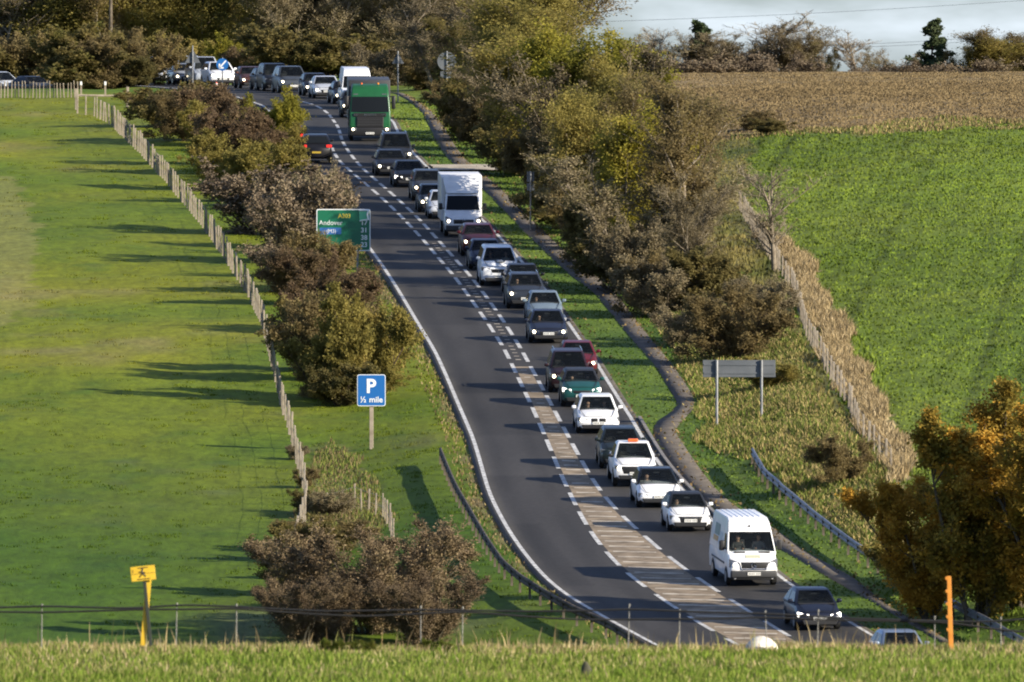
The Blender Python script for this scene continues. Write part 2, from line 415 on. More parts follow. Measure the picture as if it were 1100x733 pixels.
# ------------------------------------------------------------------ road, markings, path
def strip_mesh(name, fl, fr, y0, y1, dz, m, step=1.0, across=2, skirt=0.0):
    ys = np.arange(y0, y1 + 0.01, step); xl, xr = fl(ys), fr(ys)
    cols = []
    z = prof(ys) + dz
    if skirt: cols.append(np.stack([xl, ys, z - skirt], -1))
    for k in range(across): 
        t = k / (across - 1); xx_ = xl + (xr - xl) * t; cols.append(np.stack([xx_, ys, z - sink(xx_, ys)], -1))
    if skirt: cols.append(np.stack([xr, ys, z - skirt], -1))
    A_ = np.stack(cols, 1); n, k = A_.shape[:2]; i = np.arange(n * k).reshape(n, k)
    q = np.stack([i[:-1, :-1], i[:-1, 1:], i[1:, 1:], i[1:, :-1]], -1).reshape(-1, 4)
    return np_mesh(name, A_.reshape(-1, 3), q, m, None, False)
m_asph = mat('asphalt', (.045, .044, .044), 0.78, spec=0.35)
noisy(m_asph, (.034, .033, .034), 0.35, 0, 6, color2=(.060, .057, .055), bump=0.004, bscale=60)
m_asph = attr_mat('asphalt', 0.8, ((5, 2.0, 5), 0.22), 0.004)
_rm = strip_mesh('road', lambda y: lx(y) - 0.32, lambda y: rx(y) + 0.30, 598, 1180, 0.06, m_asph, 1.0, 36, 0.25)
_co = np.empty(len(_rm.vertices) * 3, np.float32); _rm.vertices.foreach_get('co', _co); _co = _co.reshape(-1, 3)
_x, _y = _co[:, 0].astype(float), _co[:, 1].astype(float)
_a = np.full(len(_x), 0.041)
_lw = np.where(_x < llx(_y), (_x - lx(_y)) / np.maximum(llx(_y) - lx(_y), 1), (_x - rlx(_y)) / np.maximum(rx(_y) - rlx(_y), 1))
_trk = np.exp(-((_lw - 0.24) / 0.10) ** 2) + np.exp(-((_lw - 0.76) / 0.10) ** 2)
_a *= 1 - 0.20 * _trk + 0.25 * vnoise(_x, _y, 1.1, 9, 41) + 0.35 * vnoise(_x, _y, 6, 30, 42)
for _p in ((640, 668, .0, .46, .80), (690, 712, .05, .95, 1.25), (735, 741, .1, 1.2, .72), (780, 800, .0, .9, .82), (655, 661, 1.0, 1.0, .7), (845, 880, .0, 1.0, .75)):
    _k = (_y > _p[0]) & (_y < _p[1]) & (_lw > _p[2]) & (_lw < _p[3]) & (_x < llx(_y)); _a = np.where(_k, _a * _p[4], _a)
_edge = np.minimum(_x - lx(_y), rx(_y) - _x); _grit = smooth01((0.5 - _edge) / 0.6) * (0.6 + 0.8 * vnoise(_x, _y, .6, 3, 43))
_cc = np.stack([_a * 1.06, _a, _a * 0.94], -1); _cc = _cc + (np.array([.13, .115, .09]) - _cc) * (np.clip(_grit, 0, 1) * .7)[:, None]
_ca = _rm.color_attributes.new('Col', 'FLOAT_COLOR', 'POINT'); _c4 = np.ones((len(_x), 4), np.float32); _c4[:, :3] = np.clip(_cc, .01, .3); _ca.data.foreach_set('color', _c4.ravel())
road = link('road', _rm); tag(road, kind='structure')
m_tan = noisy(mat('buff_surfacing', (.2, .16, .11), 0.85, spec=0.2), (.135, .105, .070), 1.6, 0, 8, color2=(.30, .235, .160))
link('buff_surfacing', strip_mesh('buff_surfacing', lambda y: llx(y) + 0.10, lambda y: rlx(y) - 0.10, 598, 752, 0.064, m_tan, 1.0, 3), road)
m_white = noisy(mat('road_paint', (.6, .6, .57), 0.6), (.22, .21, .19), 4.5, 0, 8, color2=(.72, .71, .67))
m_worn = noisy(mat('worn_paint', (.4, .36, .3), 0.7), (.26, .21, .15), 1.6, 0, 6, color2=(.55, .49, .39))
def dashes(name, fx, y0, y1, on, cyc, w, dz, m, phase=0.0):
    Vv, Qq = [], []
    y = y0 + phase
    while y < y1:
        ys = np.linspace(y, min(y + on, y1), 5); x = fx(ys); z = prof(ys) + dz; b = len(Vv)
        for i in range(5): Vv += [(x[i] - w / 2, ys[i], z[i]), (x[i] + w / 2, ys[i], z[i])]
        for i in range(4): Qq.append((b + 2 * i, b + 2 * i + 1, b + 2 * i + 3, b + 2 * i + 2))
        y += cyc
    return link(name, np_mesh(name, Vv, Qq, m), road)
dashes('dashed_line', rlx, 600, 1046, 6.0, 9.0, 0.19, 0.070, m_white, 2.0)
dashes('dashed_line', llx, 600, 960, 6.0, 9.0, 0.19, 0.070, m_white, 4.0)
dashes('edge_line', lx, 600, 1120, 4.0, 4.0, 0.17, 0.068, m_white)
dashes('edge_line', rx, 600, 1050, 4.0, 4.0, 0.17, 0.068, m_white)
# worn bars across the hatched middle
Vv, Qq = [], []
y = 601.0; rr = random.Random(3)
while y < 850:
    if not (rr.random() < 0.12):
        a, b_ = llx(y) + 0.28, rlx(y) - 0.28
        if b_ - a > 0.2:
            t = 0.17 + 0.06 * rr.random(); sk = 0.25 * (b_ - a)
            zz = lambda q: float(prof(q)) + 0.068
            k = len(Vv); Vv += [(a, y, zz(y)), (b_, y - sk, zz(y - sk)), (b_, y + t * 2 - sk, zz(y + t * 2 - sk)), (a, y + t * 2, zz(y + t * 2))]; Qq.append((k, k + 1, k + 2, k + 3))
    y += 2.25
link('hatch_bars', np_mesh('hatch_bars', Vv, Qq, m_worn), road)
m_path = noisy(mat('footpath_asphalt', (.1, .09, .08), 0.9, spec=0.2), (.070, .060, .049), 1.3, 0, 6, color2=(.130, .112, .092), bump=0.01, bscale=20)
tag(link('footpath', strip_mesh('footpath', plx, prx, 618, 1100, 0.028, m_path, 0.8, 3, 0.2)), kind='structure')
m_kerb = noisy(mat('kerb_concrete', (.2, .19, .17), 0.85), (.12, .11, .10), 2, 0, 5, color2=(.24, .22, .20))
def kerb_strip():
    bm = bmesh.new(); prev = None
    for yy in np.arange(664, 722, 1.0):
        x = float(rx(yy)) + 0.31; z = float(prof(yy))
        ring = [bm.verts.new(p) for p in ((x, yy, z), (x, yy, z + .145), (x + .14, yy, z + .15), (x + .14, yy, z))]
        if prev:
            for k in range(3): bm.faces.new((prev[k], prev[k + 1], ring[k + 1], ring[k]))
        prev = ring
    return bm
tag(link('kerb', bm_mesh('kerb', kerb_strip(), m_kerb)), kind='structure')
# gravel access that crosses the right verge
m_gravel = noisy(mat('gravel', (.4, .36, .29), 0.95, spec=0.1), (.30, .26, .20), 1.0, 0, 6, color2=(.48, .43, .35), bump=0.02, bscale=15)
ya0, ya1 = hit_prof(470, 185), hit_prof(470, 179)
Vv, Qq = [], []
for i, yy in enumerate((ya0, (ya0 + ya1) / 2, ya1)):
    for j in range(9):
        x = float(rx(yy)) + 0.25 + 5.4 * j / 8
        Vv.append((x, yy + 0.5 * j / 8, ground_at(x, yy + 0.5 * j / 8) + (0.12 if x > prx(yy) else 0.11)))
for i in range(2):
    for j in range(8): k = i * 9 + j; Qq.append((k, k + 1, k + 10, k + 9))
tag(link('gravel_track', np_mesh('gravel_track', Vv, Qq, m_gravel)), kind='structure')
#PART2
# ------------------------------------------------------------------ grass and other ground cover
def blades(name, P, h, w, colors, lean=0.35, seed=1, kind_parts=1):
    """P (n,3) roots; every blade is one leaning triangle pair facing a random way"""
    r = np.random.RandomState(seed); n = len(P)
    a = r.rand(n) * 2 * PI; la = r.rand(n) * 2 * PI; ll = lean * r.rand(n) * h
    d = np.stack([np.cos(a), np.sin(a), np.zeros(n)], -1) * (w / 2)[:, None]
    tip = P + np.stack([np.cos(la) * ll, np.sin(la) * ll, h], -1)
    mid = P * 0.45 + tip * 0.55 + np.stack([-np.cos(la) * ll * .15, -np.sin(la) * ll * .15, 0 * h], -1)
    base = P - np.array([0, 0, 0.04])
    V = np.stack([base - d, base + d, mid + d * .8, tip, mid - d * .8], 1).reshape(-1, 3)
    i = np.arange(n) * 5
    T = np.concatenate([np.stack([i, i + 1, i + 2, i + 4], -1)])
    T2 = np.stack([i + 4, i + 2, i + 3, i + 3], -1)
    # triangles only: two for the lower quad, one for the tip
    Tr = np.concatenate([np.stack([i, i + 1, i + 2], -1), np.stack([i, i + 2, i + 4], -1), np.stack([i + 4, i + 2, i + 3], -1)])
    C = np.repeat(colors, 5, 0)
    return np_mesh(name, V, Tr, m_blade, C)
m_blade = attr_mat('grass_blades', 0.8, None, 0, 0.22)
def rand_in(n, x0, x1, y0, y1, seed):
    r = np.random.RandomState(seed); return x0 + (x1 - x0) * r.rand(n), y0 + (y1 - y0) * r.rand(n)
def tuft_cols(x, y, z, seed, var=0.45, bright=1.0, py_=0.10):
    r = np.random.RandomState(seed)
    c = ground_color(x, y, z) * bright
    k = (1 + var * (r.rand(len(x)) - 0.5) * 2)[:, None]
    c = c * k * np.array([1 + 0.0, 1, 1])
    yel = (r.rand(len(x)) < py_)[:, None]
    return np.clip(np.where(yel, c * np.array([1.55, 1.25, 1.3]), c), .004, .7)
# tussocks in the left pasture and on its verge
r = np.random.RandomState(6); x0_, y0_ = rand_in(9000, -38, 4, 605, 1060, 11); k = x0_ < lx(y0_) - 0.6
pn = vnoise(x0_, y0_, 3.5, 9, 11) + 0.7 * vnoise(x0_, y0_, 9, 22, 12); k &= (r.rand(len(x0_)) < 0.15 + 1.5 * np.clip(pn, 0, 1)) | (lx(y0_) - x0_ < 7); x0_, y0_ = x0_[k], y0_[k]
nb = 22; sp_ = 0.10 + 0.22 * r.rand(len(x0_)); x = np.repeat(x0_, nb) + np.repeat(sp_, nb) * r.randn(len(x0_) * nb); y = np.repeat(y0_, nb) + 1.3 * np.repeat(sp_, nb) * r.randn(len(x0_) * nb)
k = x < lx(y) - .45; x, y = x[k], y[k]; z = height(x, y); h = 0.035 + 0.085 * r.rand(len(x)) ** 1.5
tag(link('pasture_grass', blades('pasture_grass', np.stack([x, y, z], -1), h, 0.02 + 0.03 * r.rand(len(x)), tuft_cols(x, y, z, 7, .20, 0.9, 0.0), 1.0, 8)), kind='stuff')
# crop on the right
x, y = rand_in(260000, -14, 45, 605, 1045, 12); k = x > rx(y) + 0.5; x, y = x[k], y[k]
jt = 0.28 * vnoise(x, y, 0.8, 1.5, 33) + .05; k = (x < plx(y) + jt) | (x > prx(y) - jt); x, y = x[k], y[k]; z = height(x, y); r = np.random.RandomState(13)
h = 0.05 + 0.08 * r.rand(len(x)); s = x - prs(y); h = np.where((s > 3) & (s < 9), h * 2.0, np.where(s < 0, h * .6, h))
tag(link('field_grass', blades('field_grass', np.stack([x, y, z], -1), h, 0.05 + 0.09 * r.rand(len(x)), tuft_cols(x, y, z, 14, 0.12, 1.0, .0), 0.9, 15)), kind='stuff')
# right bank: rough dry grass
def scatter_zone(name, polys, n, h0, h1, w0, w1, cols, seed, lean=0.5, D=(600, 1130), lowx=-45, highx=60):
    x, y = rand_in(n, lowx, highx, D[0], D[1], seed); z = height(x, y); px, py = project(x, y, z)
    k = np.zeros(len(x), bool); px = px + 30 * vnoise(x, y, 2.2, 5, 6) + 14 * vnoise(x, y, 7, 16, 5); py = py + 14 * vnoise(x, y, 2.2, 5, 6) + 10 * vnoise(x, y, 1, 2, 31)
    for p in polys: k |= in_poly(px, py, p)
    k &= ~((x > lx(y) - 0.6) & (x < rx(y) + 0.6)) & ~((x > plx(y) - .1) & (x < prx(y) + .15))
    x, y, z = x[k], y[k], z[k]; r = np.random.RandomState(seed + 1); m_ = len(x)
    cl = np.array(cols); c = cl[r.randint(0, len(cl), m_)] * (0.7 + 0.6 * r.rand(m_))[:, None]
    patch = (0.45 + 1.2 * np.clip(vnoise(x, y, 1.6, 4, 20) + 0.5, 0, 1))
    tag(link(name, blades(name, np.stack([x, y, z], -1), (h0 + (h1 - h0) * r.rand(m_)) * patch, w0 + (w1 - w0) * r.rand(m_), c, lean, seed + 2)), kind='stuff')
STRAW = [(.36, .27, .14), (.30, .22, .11), (.42, .33, .19), (.24, .18, .09)]
RUST = [(.165, .118, .056), (.20, .148, .072), (.24, .185, .095), (.14, .10, .048)]
ROUGH = [(.11, .15, .025), (.15, .17, .035), (.28, .22, .08), (.36, .28, .12), (.10, .12, .025)]
scatter_zone('dry_margin_grass', [DRY_STRIP], 620000, 0.12, 0.5, 0.03, 0.07, STRAW + RUST[1:3], 30, 0.7, (640, 880), 12, 32)
scatter_zone('rough_bank_grass', [BANK_DRY, [(700, 330), (830, 330), (930, 490), (940, 530), (860, 520), (760, 480)]], 420000, 0.06, 0.30, 0.03, 0.08, ROUGH, 33, 1.0, (630, 840), 6, 32)
scatter_zone('brown_field_growth', [BROWN], 160000, 0.02, 0.07, 0.05, 0.12, RUST, 36, 0.4, (930, 1120), -5, 44)
scatter_zone('field_edge_grass', [MARGIN], 110000, 0.06, 0.22, 0.05, 0.10, RUST + ROUGH, 39, 0.5, (900, 1000), 10, 44)
scatter_zone('rough_corner_grass', [OLD_L], 90000, 0.05, 0.22, 0.03, 0.06, RUST[:2] + ROUGH[:2] + ROUGH[4:], 42, 0.6, (620, 740), -16, 0)
x, y = rand_in(4500, -30, 4, 600, 1050, 44); x = lx(y) - 0.35 - 0.9 * np.random.RandomState(45).rand(len(x)); z = height(x, y); r = np.random.RandomState(46)
cl = np.array(STRAW[:2] + ROUGH + RUST)
tag(link('verge_edge_grass', blades('verge_edge_grass', np.stack([x, y, z], -1), 0.05 + 0.13 * r.rand(len(x)), 0.04 + 0.05 * r.rand(len(x)), cl[r.randint(0, len(cl), len(x))] * .8, 0.7, 47)), kind='stuff')
# foreground meadow on the near crest
x, y = rand_in(120000, -12, 12, 266, 304, 50); z = height(x, y); r = np.random.RandomState(51)
dry = smooth01((y - 292 + 2 * vnoise(x, y, 2, 4, 21)) / 7.0)
h = 0.05 + 0.10 * r.rand(len(x)) + 0.26 * np.clip(vnoise(x, y, 0.9, 2, 22) + .5 * vnoise(x, y, .4, 1, 27), 0, 1) * r.rand(len(x))
G = np.array([(.12, .185, .018), (.155, .205, .028), (.215, .225, .06), (.08, .125, .013)]); ST = np.array([(.38, .30, .15), (.30, .23, .11), (.44, .36, .20), (.20, .20, .06)])
pt = r.rand(len(x)) < np.clip(dry * 0.45 + 0.06 + 0.5 * vnoise(x, y, 2.5, 6, 23), 0.02, 0.9)
c = np.where(pt[:, None], ST[r.randint(0, 4, len(x))], G[r.randint(0, 4, len(x))]) * (0.75 + 0.5 * r.rand(len(x)))[:, None]
tag(link('meadow_grass', blades('meadow_grass', np.stack([x, y, z], -1), h, 0.012 + 0.02 * r.rand(len(x)), c, 0.7, 52)), kind='stuff')
x, y = rand_in(7000, -12, 12, 293, 303.5, 55); r = np.random.RandomState(56); k = r.rand(len(x)) < 0.35 + 0.9 * np.clip(vnoise(x, y, 1.4, 4, 24) + .3, 0, 1); x, y = x[k], y[k]; z = height(x, y)
h = 0.06 + 0.22 * r.rand(len(x)) ** 2 + 0.35 * (r.rand(len(x)) < 0.03)
c = np.concatenate([ST, np.array(RUST) * 1.2])[r.randint(0, 7, len(x))] * (0.7 + 0.6 * r.rand(len(x)))[:, None]
tag(link('dry_meadow_stems', blades('dry_meadow_stems', np.stack([x, y, z], -1), h, 0.012 + 0.016 * r.rand(len(x)), c, 0.45, 57)), kind='stuff')

# leaf litter along the footpath, verges and gutters
y = 620 + 440 * np.random.RandomState(61).rand(3000); r = np.random.RandomState(62); w_ = r.rand(len(y))
x = np.where(w_ < .5, plx(y) + (prx(y) - plx(y)) * r.rand(len(y)) ** .5 * 1.15, np.where(w_ < .8, rx(y) + 0.1 + .9 * r.rand(len(y)) ** 2, prx(y) + 2.2 * r.rand(len(y)) ** 2)); z = height(x, y) + 0.05
a = r.rand(len(x)) * 2 * PI; sz = .04 + .05 * r.rand(len(x)); d1 = np.stack([np.cos(a) * sz, np.sin(a) * sz, .5 * sz * r.randn(len(x))], -1); d2 = np.stack([-np.sin(a) * sz * .7, np.cos(a) * sz * .7, .5 * sz * r.randn(len(x))], -1)
Pc = np.stack([x, y, z + .02], -1); LC = np.array([(.15, .10, .04), (.20, .14, .06), (.11, .075, .035), (.24, .19, .08)])[r.randint(0, 4, len(x))]
tag(link('fallen_leaves', np_mesh('fallen_leaves', np.stack([Pc - d1, Pc - d2, Pc + d1, Pc + d2], 1).reshape(-1, 3), np.arange(len(x) * 4).reshape(-1, 4), m_blade, np.repeat(LC, 4, 0))), kind='stuff')

# ------------------------------------------------------------------ trees and shrubs
def tubes(S0, D_, L, R0, R1, bend, k, nseg):
    n = len(S0); up = np.where(np.abs(D_[:, 2:3]) < 0.9, np.array([[0, 0, 1.]]), np.array([[1., 0, 0]]))
    A_ = np.cross(D_, up); A_ /= np.linalg.norm(A_, axis=1, keepdims=True) + 1e-9; B_ = np.cross(D_, A_)
    th = np.arange(k) * 2 * PI / k; rings = []
    for s in range(nseg + 1):
        t = s / nseg; C_ = S0 + D_ * (L * t)[:, None] + bend * (t * t)
        R = (R0 + (R1 - R0) * t)[:, None, None]
        rings.append(C_[:, None, :] + R * (A_[:, None, :] * np.cos(th)[None, :, None] + B_[:, None, :] * np.sin(th)[None, :, None]))
    V = np.stack(rings, 1)                                   # n, nseg+1, k, 3
    i = np.arange(n * (nseg + 1) * k).reshape(n, nseg + 1, k); j = np.roll(i, -1, 2)
    Q = np.stack([i[:, :-1], j[:, :-1], j[:, 1:], i[:, 1:]], -1).reshape(-1, 4)
    return V.reshape(-1, 3), Q
def cards(C_, size, r, asp=1.0, flat=0.0):
    n = len(C_); a = r.randn(n, 3); a[:, 2] *= (1 - flat); a /= np.linalg.norm(a, axis=1, keepdims=True)
    b = np.cross(a, r.randn(n, 3)); b /= np.linalg.norm(b, axis=1, keepdims=True)
    a = a * (size * asp / 2)[:, None]; b = b * (size / 2)[:, None]
    V = np.stack([C_ - a * 1.0, C_ - b * .8, C_ + a, C_ + b * .8], 1).reshape(-1, 3)
    return V, np.arange(n * 4).reshape(n, 4)
def grow(par, n_each, tmin, ang, angsd, lratio, r, env=None, up=0.25, bendk=0.2):
    S0, D_, L, B_ = par; n = len(S0) * n_each; p = np.repeat(np.arange(len(S0)), n_each)
    t = tmin + (1 - tmin) * r.rand(n)
    st = S0[p] + D_[p] * (L[p] * t)[:, None] + B_[p] * (t * t)[:, None]
    rv = r.randn(n, 3); pd = D_[p] + 2 * B_[p] * t[:, None] / (L[p][:, None] + 1e-6); pd /= np.linalg.norm(pd, axis=1, keepdims=True)
    rv -= (rv * pd).sum(1, keepdims=True) * pd; rv /= np.linalg.norm(rv, axis=1, keepdims=True)
    a = ang + angsd * r.randn(n)
    d = pd * np.cos(a)[:, None] + rv * np.sin(a)[:, None]; d[:, 2] += up; d /= np.linalg.norm(d, axis=1, keepdims=True)
    l = L[p] * lratio * (0.6 + 0.7 * r.rand(n)) * (1.0 if env is None else env(t))
    l *= np.where(env is None, 1.15 - 0.5 * t, 1.0)
    b = r.randn(n, 3) * (bendk * l)[:, None] * 0.5; b[:, 2] += 0.12 * l
    return (st, d, l, b)
class Acc:
    def __init__(s): s.V = []; s.Q = []; s.n = 0
    def add(s, V, Q): s.V.append(V); s.Q.append(Q + s.n); s.n += len(V)
    def mesh(s, name, m): return np_mesh(name, np.concatenate(s.V), np.concatenate(s.Q), m)
def make_plant(seed, H, stems, spread, n1, n2, n3, l1, l2, l3, leaves, lsize, m_bark, m_leaf, trunk_r=0.16, ang1=0.95, t1=0.15, env=None, up1=0.2, twig_w=0.022, ribbon=True, leaf_on=(2, 3), asp=1.3, m_twig=None, trunk_frac=0.9, jitter=0.12):
    """returns (trunk mesh, crown mesh) for a plant of height about H with its base at the origin"""
    r = np.random.RandomState(seed); trunk = Acc(); crown = Acc()
    a = r.rand(stems) * 2 * PI; ln = spread * (0.4 + 0.6 * r.rand(stems)) if stems > 1 else np.array([spread * r.rand() * .3])
    D0 = np.stack([np.cos(a) * ln, np.sin(a) * ln, np.ones(stems)], -1); D0 /= np.linalg.norm(D0, axis=1, keepdims=True)
    S0 = np.stack([np.cos(a) * .12 * (stems > 1), np.sin(a) * .12 * (stems > 1), np.full(stems, -0.3)], -1)
    L0 = H * trunk_frac * (0.75 + 0.25 * r.rand(stems)) if stems > 1 else np.array([H * trunk_frac])
    B0 = r.randn(stems, 3) * 0.06 * H; B0[:, 2] = 0
    lv0 = (S0, D0, L0, B0)
    trunk.add(*tubes(S0, D0, L0, np.full(stems, trunk_r), np.full(stems, trunk_r * .2), B0, 6, 5))
    env = env or (lambda t: 1.15 - 0.75 * t)
    lv1 = grow(lv0, n1, t1, ang1, 0.22, l1, r, env, up1, 0.25)
    n = len(lv1[0]); trunk.add(*tubes(*lv1[:3], np.full(n, trunk_r * .38), np.full(n, trunk_r * .10), lv1[3], 4, 3))
    lv2 = grow(lv1, n2, 0.15, 0.75, 0.3, l2, r, None, 0.18, 0.3)
    n = len(lv2[0]); crown_twigs = Acc()
    trunk.add(*tubes(*lv2[:3], np.full(n, trunk_r * .12), np.full(n, trunk_r * .05), lv2[3], 3, 1))
    lv3 = grow(lv2, n3, 0.1, 0.75, 0.35, l3, r, None, 0.15, 0.3)
    n = len(lv3[0])
    s, d, l, b = lv3; side = np.cross(d, r.randn(n, 3)); side /= np.linalg.norm(side, axis=1, keepdims=True); side *= twig_w / 2
    e = s + d * l[:, None] + b
    Vt = np.stack([s - side, s + side, e + side * .5, e - side * .5], 1).reshape(-1, 3)
    (crown if m_twig is None else trunk).add(Vt, np.arange(n * 4).reshape(n, 4))
    if leaves:
        for lvl, (s, d, l, b) in ((2, lv2), (3, lv3)):
            if lvl not in leaf_on: continue
            k = leaves if lvl == 3 else max(1, leaves)
            m_ = len(s); p = np.repeat(np.arange(m_), k); t = 0.1 + 0.95 * r.rand(m_ * k)
            C_ = s[p] + d[p] * (l[p] * t)[:, None] + b[p] * (t * t)[:, None] + r.randn(m_ * k, 3) * jitter
            crown.add(*cards(C_, lsize * (0.55 + 0.9 * r.rand(m_ * k)), r, asp))
    return trunk.mesh('trunk', m_bark), crown.mesh('crown', m_leaf)

m_bark = noisy(mat('bark_grey_brown', (.1, .08, .06), 0.9, spec=0.1), (.070, .055, .040), 2.5, 0, 5, color2=(.15, .125, .095))
m_pbark = noisy(mat('pale_bark', (.2, .18, .14), 0.9, spec=0.1), (.13, .105, .075), 2.5, 0, 5, color2=(.26, .22, .165))
m_dbark = noisy(mat('dark_twigs', (.06, .045, .035), 0.9, spec=0.1), (.040, .030, .024), 2.0, 0, 5, color2=(.085, .062, .045))
L_olive = leaf_mat('olive_leaves', [(0.115, 0.105, 0.029), (0.193, 0.165, 0.043), (0.277, 0.230, 0.062), (0.361, 0.270, 0.087)], 0.7)
L_gold = leaf_mat('yellow_green_leaves', [(0.118, 0.118, 0.020), (0.209, 0.195, 0.030), (0.308, 0.271, 0.040), (0.370, 0.296, 0.071)], 0.6)
L_brown = leaf_mat('brown_leaves', [(0.106, 0.083, 0.040), (0.168, 0.128, 0.058), (0.230, 0.177, 0.076), (0.185, 0.166, 0.056)], 0.8)
L_dark = leaf_mat('dark_leaves', [(0.083, 0.079, 0.031), (0.135, 0.117, 0.043), (0.198, 0.156, 0.055), (0.135, 0.133, 0.035)], 0.8)
L_green = leaf_mat('green_leaves', [(0.056, 0.083, 0.014), (0.090, 0.120, 0.018), (0.128, 0.149, 0.025), (0.179, 0.164, 0.034)], 0.8)
L_red = leaf_mat('russet_leaves', [(0.098, 0.069, 0.044), (0.144, 0.098, 0.057), (0.178, 0.127, 0.069), (0.132, 0.113, 0.048)], 0.8)
L_orange = leaf_mat('orange_leaves', [(0.111, 0.104, 0.022), (0.247, 0.182, 0.034), (0.481, 0.267, 0.039), (0.600, 0.325, 0.042)], 0.5, 0.4)
L_twig = leaf_mat('brown_twigs', [(0.118, 0.094, 0.058), (0.174, 0.141, 0.083), (0.241, 0.196, 0.112), (0.196, 0.174, 0.078)], 0.6, 0.3)
L_twigred = leaf_mat('purple_brown_twigs', [(0.101, 0.076, 0.055), (0.147, 0.113, 0.076), (0.196, 0.152, 0.097), (0.149, 0.129, 0.067)], 0.6, 0.1)
L_bare = leaf_mat('pale_twigs', [(0.156, 0.126, 0.090), (0.204, 0.168, 0.120), (0.264, 0.216, 0.150), (0.216, 0.192, 0.108)], 0.6, 0.1)
L_con = leaf_mat('dark_needles', [(0.033, 0.051, 0.025), (0.048, 0.072, 0.031), (0.068, 0.087, 0.039), (0.075, 0.090, 0.042)], 0.9, 0.15)
round_env = lambda t: np.sqrt(np.clip(1 - ((t - 0.52) / 0.62) ** 2, 0.12, 1))
dome_env = lambda t: 1.15 - 0.6 * t
P = {}
# trees (unit height 10)
P['olive'] = [make_plant(101 + i, 9.6, 2, .30, 20, 10, 9, .34, .42, .5, 10, .098, m_pbark, L_olive, .13, .55, .03, round_env, .5, .02, jitter=.24) for i in range(2)]
P['yellow'] = [make_plant(111, 9.6, 2, .3, 20, 10, 9, .34, .42, .5, 10, .098, m_bark, L_gold, .14, .62, .03, round_env, .45, .02, jitter=.2)]
P['brown'] = [make_plant(121 + i, 9.6, 2, .25, 18, 9, 9, .34, .42, .5, 7, .095, m_pbark, L_brown, .13, .6, .05, round_env, .45, .026, jitter=.2) for i in range(2)]
P['ash'] = [make_plant(131, 9.6, 1, .2, 34, 9, 9, .30, .42, .5, 6, .095, m_pbark, L_brown, .15, .68, .16, round_env, .42, .026, jitter=.15)]
P['dark'] = [make_plant(141, 9.6, 3, .35, 15, 10, 8, .34, .42, .5, 8, .11, m_bark, L_dark, .13, .7, .02, round_env, .35, jitter=.2)]
P['bare'] = [make_plant(151 + i, 9.6, 1, .3, 24, 9, 9, .34, .42, .5, 0, .1, m_pbark, L_bare, .15, .65, .16, round_env, .35, .030) for i in range(2)]
P['twiggy'] = [make_plant(161 + i, 9.6, 3, .32, 14, 10, 10, .36, .42, .5, 4, .085, m_pbark, L_twig, .12, .55, .06, round_env, .5, .030, jitter=.1) for i in range(2)]
P['orange'] = [make_plant(171, 9.6, 5, .45, 16, 10, 9, .30, .42, .48, 9, .105, m_bark, L_orange, .12, .55, .03, dome_env, .55, jitter=.12)]
P['conifer'] = [make_plant(181, 9.6, 1, .05, 60, 10, 5, .30, .32, .4, 5, .20, m_dbark, L_con, .16, 1.35, .08, lambda t: 1.02 - 0.95 * t, -.05)]
# shrubs (unit height 4)
def shrub(seed, leaf, bark, lv, ls, stems=9, tw=.024, spread=.75, n=(9, 8, 8)):
    return make_plant(seed, 3.7, stems, spread, n[0], n[1], n[2], .42, .48, .5, lv, ls, bark, leaf, .05, .75, .02, dome_env, .2, tw, jitter=.08)
L_fine = leaf_mat('fine_dead_twigs', [(0.099, 0.071, 0.044), (0.145, 0.105, 0.063), (0.212, 0.156, 0.088), (0.136, 0.119, 0.051)], 0.5, 0.2)
P['bigtwigbush'] = [make_plant(291, 3.7, 20, .85, 10, 10, 14, .36, .46, .52, 2, .045, m_bark, L_fine, .035, .55, .02, dome_env, .45, .016, jitter=.06)]
P['hawthorn'] = [shrub(201 + i, L_twigred, m_dbark, 3, .08) for i in range(2)]
P['goldbush'] = [shrub(211 + i, L_gold, m_dbark, 6, .085) for i in range(1)]
P['olivebush'] = [shrub(221 + i, L_olive, m_dbark, 5, .085) for i in range(2)]
P['darkbush'] = [shrub(231 + i, L_dark, m_dbark, 4, .11) for i in range(2)]
P['redbush'] = [shrub(241, L_red, m_dbark, 5, .085)]
P['greenbush'] = [shrub(251, L_green, m_dbark, 5, .10)]
P['twigbush'] = [shrub(261 + i, L_twig, m_bark, 3, .075, 14, .022, .95, (10, 9, 9)) for i in range(2)]
P['brownbush'] = [shrub(271, L_brown, m_dbark, 5, .085)]
BASEH = {k: (4.0 if 'bush' in k or k == 'hawthorn' else 10.0) for k in P}
EXT = {}
for k, lst in P.items():
    for tr_, crn in lst:
        co = np.empty(len(crn.vertices) * 3, np.float32); crn.vertices.foreach_get('co', co); co = co.reshape(-1, 3)
        EXT[crn.name] = (np.percentile(co[:, 2], 99.5), np.percentile(np.abs(co[:, 0]), 97))
prng = random.Random(5); SEEN = {}
def plant(kind, loc, h, w, label, cat, group=None, name=None):
    tr_, crn = P[kind][prng.randrange(len(P[kind]))]
    hz, hx = EXT[crn.name]
    assert label not in SEEN, label
    SEEN[label] = 1
    o = empty(name or ('shrub' if BASEH[kind] == 4 else 'tree'), loc, label, cat, group)
    o.rotation_euler = (0, 0, prng.random() * 2 * PI)
    sxy = w / 2 / hx; sz = h / hz
    o.scale = (sxy, sxy, sz)
    link('trunk', tr_, o); link('crown', crn, o)
    return o
def plant_px(kind, px, base, top, wpx, label, cat, group=None, name=None, D=None):
    p = hit(px, base) if D is None else on_depth(px, D)
    q = ppm(p.y); _, by = project(p.x, p.y, p.z)
    return plant(kind, p, (by - top) / q, wpx / q, label, cat, group, name)

